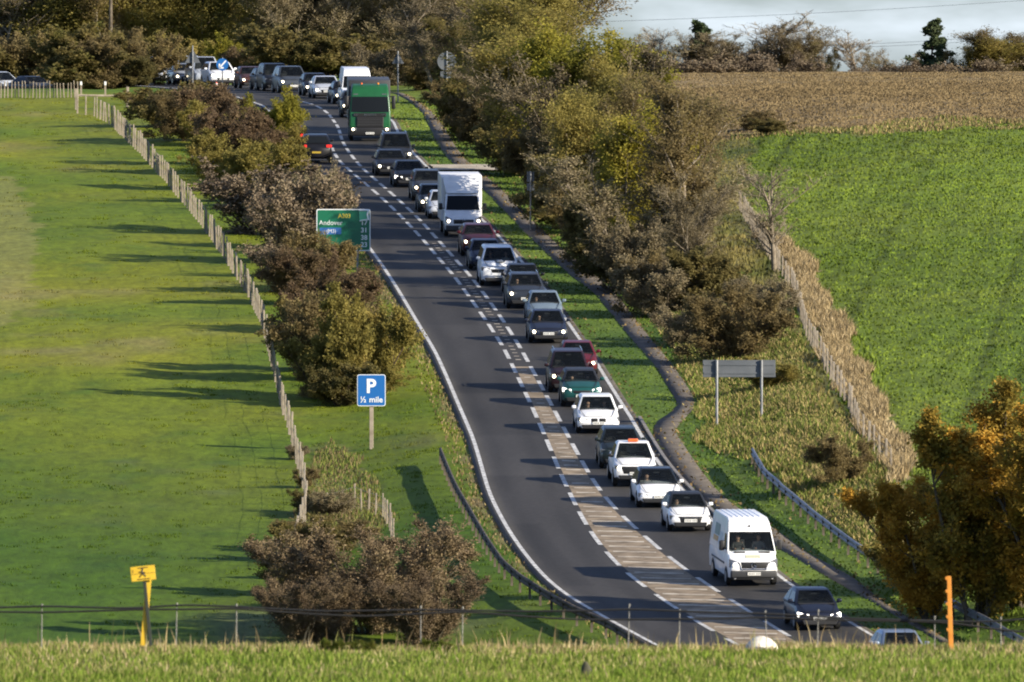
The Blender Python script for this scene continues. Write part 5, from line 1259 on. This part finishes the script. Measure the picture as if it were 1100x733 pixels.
    for sgn in (-1, 1):
        bm = bmesh.new(); cx_ = sgn * (hw + .085); y_ = cowl_y + .28
        bm_box(bm, (cx_ - .10, y_ - .06, cowl + .02), (cx_ + .10, y_ + .07, cowl + .16), 0, .045, 3); bm_box(bm, (min(sgn * (hw - .1), cx_), y_ - .02, cowl + .0), (max(sgn * (hw - .1), cx_), y_ + .04, cowl + .05))
        part('door_mirror', bm, mirror or pt, o, 50)
        for y_, in ((.86,), (L - .80,)):
            bm = bmesh.new(); n = 18; ctr = Vector((sgn * (hw + .004), y_, wr)); vs = [bm.verts.new(ctr + Vector((0, (wr + .055) * math.cos(PI * k / n), (wr + .055) * math.sin(PI * k / n)))) for k in range(n + 1)]
            vs2 = [bm.verts.new(v.co - Vector((sgn * .03, 0, 0))) for v in vs]; bm.faces.new(vs); bm.faces.new(vs2[::-1])
            for k in range(n + 1): bm.faces.new((vs[k], vs2[k], vs2[(k + 1) % (n + 1)], vs[(k + 1) % (n + 1)]))
            part('wheel_arch', bm, m_black, o); wheel(o, sgn * (hw - .085), y_, wr, sgn)
    if rails:
        for sgn in (-1, 1):
            bm = bmesh.new(); xx = sgn * (wt - .04); bm_tube(bm, [(xx, ws_y + .2, H - .02), (xx, ws_y + .32, H + .06), (xx, rt_y - .3, H + .06), (xx, rt_y - .15, H - .02)], .022, 6); part('roof_rail', bm, m_chrome, o)
    if away:
        for sgn in (-1, 1):
            bm = bmesh.new(); bm_box(bm, (min(sgn * (hw * .98 - .34), sgn * hw * .96), L - .1, belt - .16), (max(sgn * (hw * .98 - .34), sgn * hw * .96), L + .02, belt + .0), 0, .02, 1); part('tail_light', bm, m_tail, o)
        bm = bmesh.new(); bm_box(bm, (-.26, L - .02, .58), (.26, L + .02, .69)); part('number_plate', bm, m_plate_y, o)
    place(o, px, py, D, away, L)
    if who:
        for k_, (sx_, lb_, ci_) in enumerate(who): person_in(o, sx_, ws_y + .36, H - 1.10, lb_, ci_)
    return o
WH = (.78, .78, .78); NAVY = (.012, .016, .032); BLK = (.010, .010, .012); GREY = (.05, .055, .06); SIL = (.34, .36, .38)
hatch = dict(L=4.0, W=1.76, H=1.48, rt_y=3.25, rb_y=3.9)
suv = dict(L=4.5, W=1.86, H=1.66, nose=.95, cowl=1.12, belt=1.08, rt_y=3.8, rb_y=4.4, wr=.35, trim=True, clr=.22)
salo = dict(L=4.65, W=1.84, H=1.45, nose=.76, cowl=.96, cowl_y=1.2, ws_y=1.95, rt_y=3.2, rb_y=4.0, belt=.94)
mpv = dict(L=4.6, W=1.88, H=1.82, nose=.95, cowl=1.12, cowl_y=.95, ws_y=1.75, rt_y=4.1, rb_y=4.5, belt=1.08, wr=.34)

car('dark blue hatchback without lights lit, last but one at the foot of the hill', 881, 680, NAVY, .3, **hatch, lit='drl', badge=True, lamph=.17)
car('silver blue car at the foot of the hill showing only its roof', 975, 727, (.22, .27, .34), .5, **hatch, lit='off')
car('small white hatchback with black roof just above the tall white van', 742, 575, WH, 0, **hatch, lit='off', who=[(-.37, 'driver in dark clothing in the small white black roofed hatchback', 3)], roof=m_black, grille=(1.0, .32, .50), badge=True, lampw=.38)
car('white car with black glass roof, low nose and no grille', 709, 549, WH, 0, L=4.7, W=1.86, H=1.52, nose=.72, cowl=.95, cowl_y=1.15, ws_y=2.1, rt_y=3.6, rb_y=4.4, lit='off', roof=m_glass, who=[(-.37, 'driver in navy clothing in the white car with the glass roof', 0)], grille=(.3, .03, .32), lampw=.36, mirror=None)
pk = car('white pickup truck with black grille and orange roof beacon', 683, 526, WH, 0, L=5.2, W=1.86, H=1.80, nose=1.02, cowl=1.18, cowl_y=1.2, ws_y=1.85, rt_y=3.2, rb_y=3.45, belt=1.12, wr=.38, clr=.30, lit='left', grille=(1.30, .32, .74), trim=True, name='pickup_truck', cat='pickup truck', mirror=m_black)
bm = bmesh.new(); bm_box(bm, (-.22, 2.0, 1.80), (.22, 2.2, 1.92), 0, .03, 2); part('beacon', bm, m_beacon, pk)
car('black car mostly hidden behind the white pickup truck', 668, 507, (.014, .022, .022), .3, **suv, lit='off')
car('white grand tourer with twin grille, between the teal and the black car', 643, 469, WH, 0, L=5.0, W=1.90, H=1.56, nose=.82, cowl=1.0, cowl_y=1.3, ws_y=2.05, rt_y=4.0, rb_y=4.85, lit='left', kidney=True, who=[(-.37, 'driver in dark clothing in the white grand tourer', 3), (.37, 'passenger in a pale top in the white grand tourer', 1)], lampw=.40)
car('teal green small car in front of the maroon people carrier', 625, 440, (.012, .075, .070), .2, **dict(suv, L=4.1, W=1.80, H=1.58), who=[(-.37, 'driver in a pale top in the teal car', 1), (.37, 'passenger in red in the teal car', 2)], lit='drl', roof=m_black, grille=(.9, .14, .70), lampw=.36)
car('dark maroon people carrier with chrome roof rails', 612, 424, (.028, .012, .016), .4, **mpv, lit='left', rails=True, roof=None)
car('red car tucked behind the maroon people carrier', 622, 406, (.10, .008, .012), .1, **hatch, lit='right')
car('dark navy family car with both headlights lit above the maroon people carrier', 589.5, 371, NAVY, .1, who=[(-.37, 'driver in red in the dark navy family car', 2)], **dict(salo, H=1.5), lit='on', badge=True)
car('pale blue grey car directly behind the dark navy family car', 586, 350, (.16, .21, .25), .2, **hatch, lit='off', who=[(-.37, 'driver in navy in the pale blue grey car', 0)])
car('dark grey off roader with one headlight lit behind the pale blue car', 565.5, 334, (.028, .034, .045), .2, **dict(suv, W=1.9), lit='left', rails=True, who=[(-.37, 'driver in dark clothing in the dark grey off roader', 3), (.37, 'passenger in a pale top in the dark grey off roader', 1)])
car('dark estate car showing only its roof behind the small white van', 563, 321, BLK, .3, **dict(salo, H=1.52), lit='off')
car('dark blue car squeezed between the small white van and the dark red car', 523, 292, (.018, .028, .06), .4, **hatch, lit='off')
car('dark red car with lit headlight in front of the white box lorry', 515, 277, (.075, .010, .016), .4, **dict(suv, H=1.6), lit='left')
car('white car showing one edge behind the white box lorry', 478, 237, (.6, .62, .65), .2, **hatch, lit='off')
car('grey hatchback with lit headlight left of the white box lorry', 467, 230, GREY, .5, **hatch, lit='left')
car('dark grey off roader behind the grey hatchback', 461, 218, (.045, .05, .055), .4, **suv, lit='left')
car('black saloon with long white running lamp below the gravel track', 441, 203, BLK, .3, **salo, lit='drl')
car('low black car in front of the dark tall van', 421, 191, BLK, .3, **salo, lit='left')
car('dark tall people carrier with silver roof edge below the green lorry', 426, 181, (.025, .028, .034), .4, **dict(mpv, W=1.94, H=1.9), lit='on', rails=True)
car('black car half hidden behind the green lorry', 382, 128, BLK, .3, **suv, lit='left')
car('dark car on the bend left of the white van and the green lorry', 374, 113.5, BLK, .3, **salo, lit='left')
car('silver white saloon with lit headlights on the bend', 352, 107.5, (.55, .57, .60), .3, **salo, lit='on')
car('dark car at the left shoulder of the silver white saloon', 341, 104.5, BLK, .3, **hatch, lit='left')
car('grey people carrier with lit headlights at the head of the bend', 316, 101.5, (.075, .085, .095), .5, **dict(mpv, W=1.94, H=1.78), lit='on')
car('black tall people carrier behind the grey one on the bend', 299, 99, BLK, .3, **dict(mpv, H=1.85), lit='off', D=1071)
car('small black car left of the black people carrier', 290, 98, BLK, .3, **hatch, lit='left', D=1076)
car('brown car with lit headlights right of the white off roader', 272.5, 96, (.085, .030, .018), .3, **hatch, lit='left', D=1084)
car('white off roader with lit headlights below the blue arrow sign', 240, 93, WH, .1, **dict(suv, H=1.68, W=1.88), lit='on', D=1096)
for px, D_, lab, c in ((224, 1103, 'pale van with dark windscreen directly behind the white off roader', (.42, .45, .48)), (206, 1114, 'pale van with dark windscreen behind the silver hatchback', (.45, .48, .5)), (182, 1122, 'pale van with dark windscreen, farthest left of three', (.40, .42, .45))):
    car(lab, px, 93, c, .2, **dict(mpv, H=1.98, W=1.94, cowl=1.15, ws_y=1.55), lit='off', D=D_, name='van', cat='van')
car('silver hatchback in front of the middle pale van', 201, 93, SIL, .4, **hatch, lit='left', D=1108)
car('pale car with white roof behind the stake fence, farthest left', 16, 90, (.55, .58, .60), .2, **dict(mpv, H=1.75), lit='off', D=1148)
car('dark car with lit headlight behind the stake fence', 50, 90, BLK, .3, **salo, lit='on', D=1141)
car('dark off roader driving away uphill with its tail lamps lit', 340, 177, BLK, .3, **dict(suv, H=1.64), away=True, group='vehicles driving uphill', lit='off')
car('brown car driving away uphill, mostly hidden by the hedge', 312, 162, (.10, .05, .03), .3, **hatch, away=True, group='vehicles driving uphill', lit='off')

# small white panel van with a round emblem on its bonnet
v = car('small white panel van with a round dark emblem on its bonnet', 537, 309, (.74, .76, .78), 0, L=4.8, W=1.92, H=1.90, nose=1.02, cowl=1.26, cowl_y=.88, ws_y=1.55, rt_y=4.6, rb_y=4.75, belt=1.2, wr=.33, lit='off', grille=(.98, .20, .76), trim=True, sidewin=True, name='panel_van', cat='van', who=[(-.40, 'driver in dark clothing in the small white panel van', 3), (.40, 'passenger in a pale top in the small white panel van', 1)], mirror=None, lamph=.2)
sl_ = (1.26 - 1.02) / .88
bm = bmesh.new(); bm_cyl(bm, (0, 0, 0), 'z', 1, .012, 28); e_ = part('bonnet_emblem', bm, m_dkgrey, v); e_.location = (.03, .62, 1.225); e_.scale = (.27, .22, 1); e_.rotation_euler = (math.atan(.30), 0, 0)
bm = bmesh.new()
for k, (a_, w2) in enumerate(((.45, .5), (.05, .8), (-.38, .55))): bm_box(bm, (-w2, a_ - .09, .0061), (w2, a_ + .09, .012))
part('emblem_mark', bm, m_signwhite, e_)
bm = bmesh.new(); bm_tube(bm, [(.07 * math.cos(2 * PI * k / 14), -.025, .76 + .07 * math.sin(2 * PI * k / 14)) for k in range(15)], .012, 5)
for k in range(3): bm_tube(bm, [(0, -.025, .76), (.07 * math.sin(2 * PI * k / 3), -.025, .76 + .07 * math.cos(2 * PI * k / 3))], .010, 5)
part('grille_emblem', bm, m_chrome, v)

def high_van(label, px, py, D=None, livery=False, col=WH, H=2.62, L=5.9, lit='left'):
    o = empty('high_roof_van', (0, 0, 0), label, 'van', 'vehicles queuing down the hill'); hw = 1.0; pt = paint(col)
    bm = bmesh.new(); z0 = .26
    loft(bm, [(0, .76, .86, .42, .02), (.06, .90, .98, .30, .03), (.28, .98, 1.06, z0, .04), (.5, hw, 1.22, z0, .04), (.72, hw, 1.36, z0, .02), (3, hw, 1.36, z0, .02), (L - .1, hw, 1.36, z0, .02), (L, .97, 1.3, z0 + .1, .0)], 0, 1)
    part('body', bm, [pt, m_dkgrey], o, 42)
    wf = lambda z_: .985 - .18 * max(0, z_ - 1.3) / (H - 1.3) 
    side = [(.62, 1.24), (.72, 1.36), (1.28, 2.10), (1.60, H - .14), (2.05, H), (L - .4, H), (L - .08, H - .08), (L - .02, 1.2)]
    bm = bmesh.new(); prism(bm, side, wf, .045); open_front(bm, (.72, 1.36), (1.28, 2.10)); part('roof', bm, pt, o, 24)
    part('windscreen', pane((.72, 1.36), (1.28, 2.10), wf, .02, .99, .09, off=.004, bow=.012), m_screen, o, 40); cabin(o, hw, 1.36, .72, 1.28, 2.25)
    for sgn in (-1, 1):
        part('side_window', side_glass([(1.12, 1.40), (1.95, 1.40), (1.95, 2.0), (1.52, 2.0)], wf, sgn), m_glass, o)
        bm = bmesh.new(); cx_ = sgn * 1.16; bm_box(bm, (cx_ - .11, 1.0, 1.38), (cx_ + .11, 1.14, 1.78), 0, .05, 3); bm_box(bm, (min(sgn * .9, cx_), 1.05, 1.42), (max(sgn * .9, cx_), 1.1, 1.47)); part('door_mirror', bm, m_black, o, 50)
        bm = bmesh.new(); xi, xo = sgn * .60, sgn * .97
        c8 = [(xi, -.0, .78), (xo, .15, .76), (xo, .34, .76), (xi, .2, .78), (xi, .03, .98), (xo, .20, 1.10), (xo, .40, 1.12), (xi, .25, 1.0)]
        bm_hexa(bm, c8 if sgn > 0 else [c8[i] for i in (1, 0, 3, 2, 5, 4, 7, 6)], 0, .015, 1); hl = part('headlight', bm, m_lamp_off, o)
        if sgn < 0 or lit == 'on': bm = bmesh.new(); bm_cyl(bm, (sgn * .76, .05, .88), 'y', .065, .12, 14); part('lamp', bm, m_lamp_on, hl)
        for y_ in (.95, L - 1.2):
            bm = bmesh.new(); n = 18; ctr = Vector((sgn * 1.003, y_, .34)); vs = [bm.verts.new(ctr + Vector((0, .42 * math.cos(PI * k / n), .42 * math.sin(PI * k / n)))) for k in range(n + 1)]
            vs2 = [bm.verts.new(q_.co - Vector((sgn * .03, 0, 0))) for q_ in vs]; bm.faces.new(vs); bm.faces.new(vs2[::-1])
            for k in range(n + 1): bm.faces.new((vs[k], vs2[k], vs2[(k + 1) % (n + 1)], vs[(k + 1) % (n + 1)]))
            part('wheel_arch', bm, m_black, o); wheel(o, sgn * .91, y_, .35, sgn)
    bm = bmesh.new(); bm_hexa(bm, [(-.50, -.02, .72), (.50, -.02, .72), (.50, .1, .72), (-.50, .1, .72), (-.58, .0, .99), (.58, .0, .99), (.58, .15, .99), (-.58, .15, .99)], 0, .05, 3); part('grille', bm, m_black, o, 40)
    bm = bmesh.new(); bm_tube(bm, [(.58, .0, 1.0), (.50, -.03, .71), (-.50, -.03, .71), (-.58, .0, 1.0)], .022, 6); part('grille_trim', bm, m_chrome, o)
    bm = bmesh.new(); bm_box(bm, (-.93, -.03, .36), (.93, .3, .66), 0, .06, 3); part('bumper', bm, m_dkgrey, o, 45)
    add_plate(o, -.05, .53)
    if livery:
        bm = bmesh.new(); bm_tube(bm, [(.105 * math.cos(2 * PI * k / 16), -.03, .865 + .105 * math.sin(2 * PI * k / 16)) for k in range(17)], .014, 5)
        for k in range(3): bm_tube(bm, [(0, -.03, .865), (.10 * math.sin(2 * PI * k / 3), -.03, .865 + .10 * math.cos(2 * PI * k / 3))], .014, 5)
        part('grille_emblem', bm, m_chrome, o)
        bm = bmesh.new(); sy = lambda y_: 1.06 + (y_ - .28) * (.3 / .44)
        bm_hexa(bm, [(-.30, .32, sy(.32) + .045), (.30, .32, sy(.32) + .045), (.30, .46, sy(.46) + .045), (-.30, .46, sy(.46) + .045), (-.30, .32, sy(.32) + .060), (.30, .32, sy(.32) + .060), (.30, .46, sy(.46) + .060), (-.30, .46, sy(.46) + .060)]); part('bonnet_strip', bm, mat('pale_olive_strip', (.42, .42, .30), .5), o)
        for sgn in (-1, 1):
            bm = bmesh.new(); bm_box(bm, (min(sgn * .28, sgn * .72), .60, 1.30), (max(sgn * .28, sgn * .72), .70, 1.365), 0, .01, 1); part('wiper_vent', bm, m_black, o)
        bm = bmesh.new(); bm_box(bm, (-.045, 1.40, 2.28), (.045, 1.50, 2.35), 0, .02, 1); part('roof_camera', bm, m_black, o)
        for k in range(6):
            xx = -.55 + .22 * k; bm = bmesh.new(); bm_box(bm, (xx - .05, 2.1, H - .02), (xx + .05, L - .5, H + .018), 0, .015, 1); part('roof_rib', bm, pt, o)
        x_ = lambda z_: -wf(z_) - .012
        def decal(name_, y0, y1, z0_, z1_, m):
            bm = bmesh.new(); a = [bm.verts.new(q_) for q_ in ((x_(z0_), y0, z0_), (x_(z0_), y1, z0_), (x_(z1_), y1, z1_), (x_(z1_), y0, z1_))]; b = [bm.verts.new(v_.co + Vector((.02, 0, 0))) for v_ in a]
            bm.faces.new(a); bm.faces.new(b[::-1])
            for k in range(4): bm.faces.new((a[k], b[k], b[(k + 1) % 4], a[(k + 1) % 4]))
            part(name_, bm, m, o)
        decal('side_graphic', 3.5, 4.7, 1.75, 2.2, mat('grey_green_graphic', (.22, .27, .22), .5)); decal('side_graphic', 3.7, 4.9, 1.50, 1.70, mat('orange_graphic', (.62, .33, .10), .5)); decal('side_graphic', 2.6, 3.3, 1.45, 1.95, mat('pale_graphic', (.50, .53, .52), .5))
        bm = bmesh.new(); bm_box(bm, (-1.02, 1.5, .80), (-.99, 5.0, .88), 0, .008, 1); part('side_moulding', bm, m_dkgrey, o)
    place(o, px, py, D)
    if livery: person_in(o, -.42, 1.72, 1.12, 'driver in dark clothing at the wheel of the tall white van', 3); person_in(o, .42, 1.74, 1.14, 'passenger in a pale top in the tall white van', 1)
    return o
high_van('tall white van with roof ribs and round grille emblem near the foot of the hill', 810, 633, None, True)
high_van('white high roofed van behind the green lorry', 384.5, 119, None, False, (.70, .72, .76), 2.6, 5.6, 'left')

# white box lorry
o = empty('box_lorry', (0, 0, 0), 'white box bodied lorry with sloping fairing and lit headlights', 'lorry', 'vehicles queuing down the hill'); pt = paint((.68, .68, .68))
bm = bmesh.new(); loft(bm, [(0, .76, .84, .42, .02), (.06, .90, .96, .30, .03), (.28, .98, 1.06, .26, .04), (.6, 1.0, 1.20, .26, .04), (.85, 1.0, 1.36, .26, .02), (1.5, 1.0, 1.36, .26, .02), (2.2, 1.0, 1.36, .26, .02), (2.3, .97, 1.3, .3, .0)]); part('body', bm, [pt, m_dkgrey], o, 42)
wf = lambda z_: .985 - .13 * max(0, z_ - 1.3)
bm = bmesh.new(); prism(bm, [(.75, 1.24), (.85, 1.36), (1.38, 2.14), (1.65, 2.25), (2.28, 2.25), (2.28, 1.2)], wf, .09); part('cab', bm, pt, o, 45)
part('windscreen', pane((.85, 1.36), (1.38, 2.14), wf, .04, .98, .08), m_glass, o, 40)
bm = bmesh.new(); prism(bm, [(2.35, .75), (2.35, 3.05), (2.55, 3.18), (6.4, 3.18), (6.4, .75)], lambda z_: 1.09, .03); part('cargo_box', bm, pt, o, 40)
bm = bmesh.new(); prism(bm, [(1.45, 2.255), (1.55, 2.40), (2.345, 3.12), (2.345, 2.255)], lambda z_: .86 + .2 * (z_ - 2.25), .06); part('roof_fairing', bm, pt, o, 45)
for sgn in (-1, 1):
    part('side_window', side_glass([(1.25, 1.42), (2.1, 1.42), (2.1, 2.05), (1.66, 2.05)], wf, sgn), m_glass, o)
    bm = bmesh.new(); cx_ = sgn * 1.18; bm_box(bm, (cx_ - .10, 1.05, 1.40), (cx_ + .10, 1.2, 1.75), 0, .04, 2); bm_box(bm, (min(sgn * .9, cx_), 1.1, 1.45), (max(sgn * .9, cx_), 1.15, 1.5)); part('door_mirror', bm, m_black, o, 50)
    bm = bmesh.new(); xi, xo = sgn * .62, sgn * .97; c8 = [(xi, .0, .74), (xo, .13, .74), (xo, .3, .74), (xi, .2, .74), (xi, .03, .96), (xo, .2, 1.10), (xo, .4, 1.1), (xi, .25, .98)]
    bm_hexa(bm, c8 if sgn > 0 else [c8[i] for i in (1, 0, 3, 2, 5, 4, 7, 6)], 0, .015, 1); hl = part('headlight', bm, m_lamp_off, o)
    bm = bmesh.new(); bm_cyl(bm, (sgn * .80, .06, .84), 'y', .075, .12, 14); part('lamp', bm, m_lamp_on, hl)
    for y_ in (1.0, 5.0): wheel(o, sgn * .90, y_, .35, sgn)
bm = bmesh.new(); bm_box(bm, (-.55, -.02, .68), (.55, .1, .92), 0, .05, 3); part('grille', bm, m_black, o, 40)
bm = bmesh.new(); bm_box(bm, (-.95, -.03, .30), (.95, .3, .62), 0, .06, 3); part('bumper', bm, m_dkgrey, o, 45)
bm = bmesh.new(); bm_tube(bm, [(0, -.04, .98), (.06, -.04, .88), (0, -.04, .78), (-.06, -.04, .88), (0, -.04, .98)], .014, 5); part('grille_emblem', bm, m_chrome, o)
add_plate(o, -.05, .47)
place(o, 498, 256)

# green tipper lorry
o = empty('tipper_lorry', (0, 0, 0), 'bright green tipper lorry with black grille and dark body', 'lorry', 'vehicles queuing down the hill'); gp = paint((.010, .085, .028))
wf = lambda z_: 1.24 - .10 * max(0, z_ - 1.9)
bm = bmesh.new(); prism(bm, [(.02, .70), (.02, 1.5), (.10, 1.75), (.30, 2.72), (.50, 3.20), (.95, 3.40), (2.2, 3.42), (2.2, .70)], wf, .12); part('cab', bm, gp, o, 45)
part('windscreen', pane((.10, 1.75), (.30, 2.72), wf, .03, .97, .10, bow=.05), m_glass, o, 40)
bm = bmesh.new(); bm_box(bm, (-.98, -.03, 1.50), (.98, .06, 1.72), 0, .02, 1); bm_box(bm, (-.82, -.05, .86), (.82, .06, 1.50), 0, .04, 2); part('grille', bm, m_black, o)
bm = bmesh.new()
for k in range(6): xx = -.36 + .125 * k; bm_box(bm, (xx, -.045, 1.56), (xx + .09, -.031, 1.66), 0, .006, 1)
part('maker_lettering', bm, m_chrome, o)
bm = bmesh.new()
for k in range(3): bm_box(bm, (-.76, -.062, 1.0 + .16 * k), (.76, -.05, 1.03 + .16 * k))
part('grille_bar', bm, m_dkgrey, o)
bm = bmesh.new(); bm_box(bm, (-1.24, -.08, .34), (1.24, .5, .86), 0, .07, 3); part('bumper', bm, m_black, o, 45)
for sgn in (-1, 1):
    bm = bmesh.new(); bm_box(bm, (min(sgn * .82, sgn * 1.18), -.10, .66), (max(sgn * .82, sgn * 1.18), .0, .82), 0, .02, 1); hl = part('headlight', bm, m_lamp_off, o)
    bm = bmesh.new(); bm_cyl(bm, (sgn * 1.02, -.10, .74), 'y', .075, .06, 14); part('lamp', bm, m_lamp_on, hl)
    bm = bmesh.new(); bm_box(bm, (min(sgn * .72, sgn * 1.0), .34, 2.80), (max(sgn * .72, sgn * 1.0), .42, 2.88)); part('marker_lamp', bm, m_lamp_off, o)
    bm = bmesh.new(); bm_box(bm, (min(sgn * .66, sgn * 1.0), -.04, 1.60), (max(sgn * .66, sgn * 1.0), -.031, 1.63)); part('trim_strip', bm, m_chrome, o)
    part('side_window', side_glass([(.5, 1.85), (1.5, 1.85), (1.5, 2.65), (.62, 2.65)], wf, sgn), m_glass, o)
    bm = bmesh.new(); cx_ = sgn * 1.42; bm_box(bm, (cx_ - .12, .30, 1.95), (cx_ + .12, .42, 2.75), 0, .05, 2); bm_box(bm, (min(sgn * 1.1, cx_), .34, 2.68), (max(sgn * 1.1, cx_), .40, 2.74)); part('door_mirror', bm, m_black, o, 50)
    for y_ in (1.45, 4.9, 6.2): wheel(o, sgn * 1.12, y_, .50, sgn)
    bm = bmesh.new(); bm_cyl(bm, (sgn * .5, .9, 3.47), 'z', .06, .09, 12); part('beacon', bm, m_beacon if sgn < 0 else m_amber, o)
bm = bmesh.new(); bm_box(bm, (-1.1, 2.2, .7), (1.1, 7.6, 1.1)); part('chassis', bm, m_black, o)
bm = bmesh.new(); bm_box(bm, (-1.27, 2.4, 1.1), (1.27, 7.8, 3.62), 0, .04, 2); part('tipper_body', bm, m_dkgrey, o, 40)
add_plate(o, -.10, .50)
place(o, 397.5, 153.5)
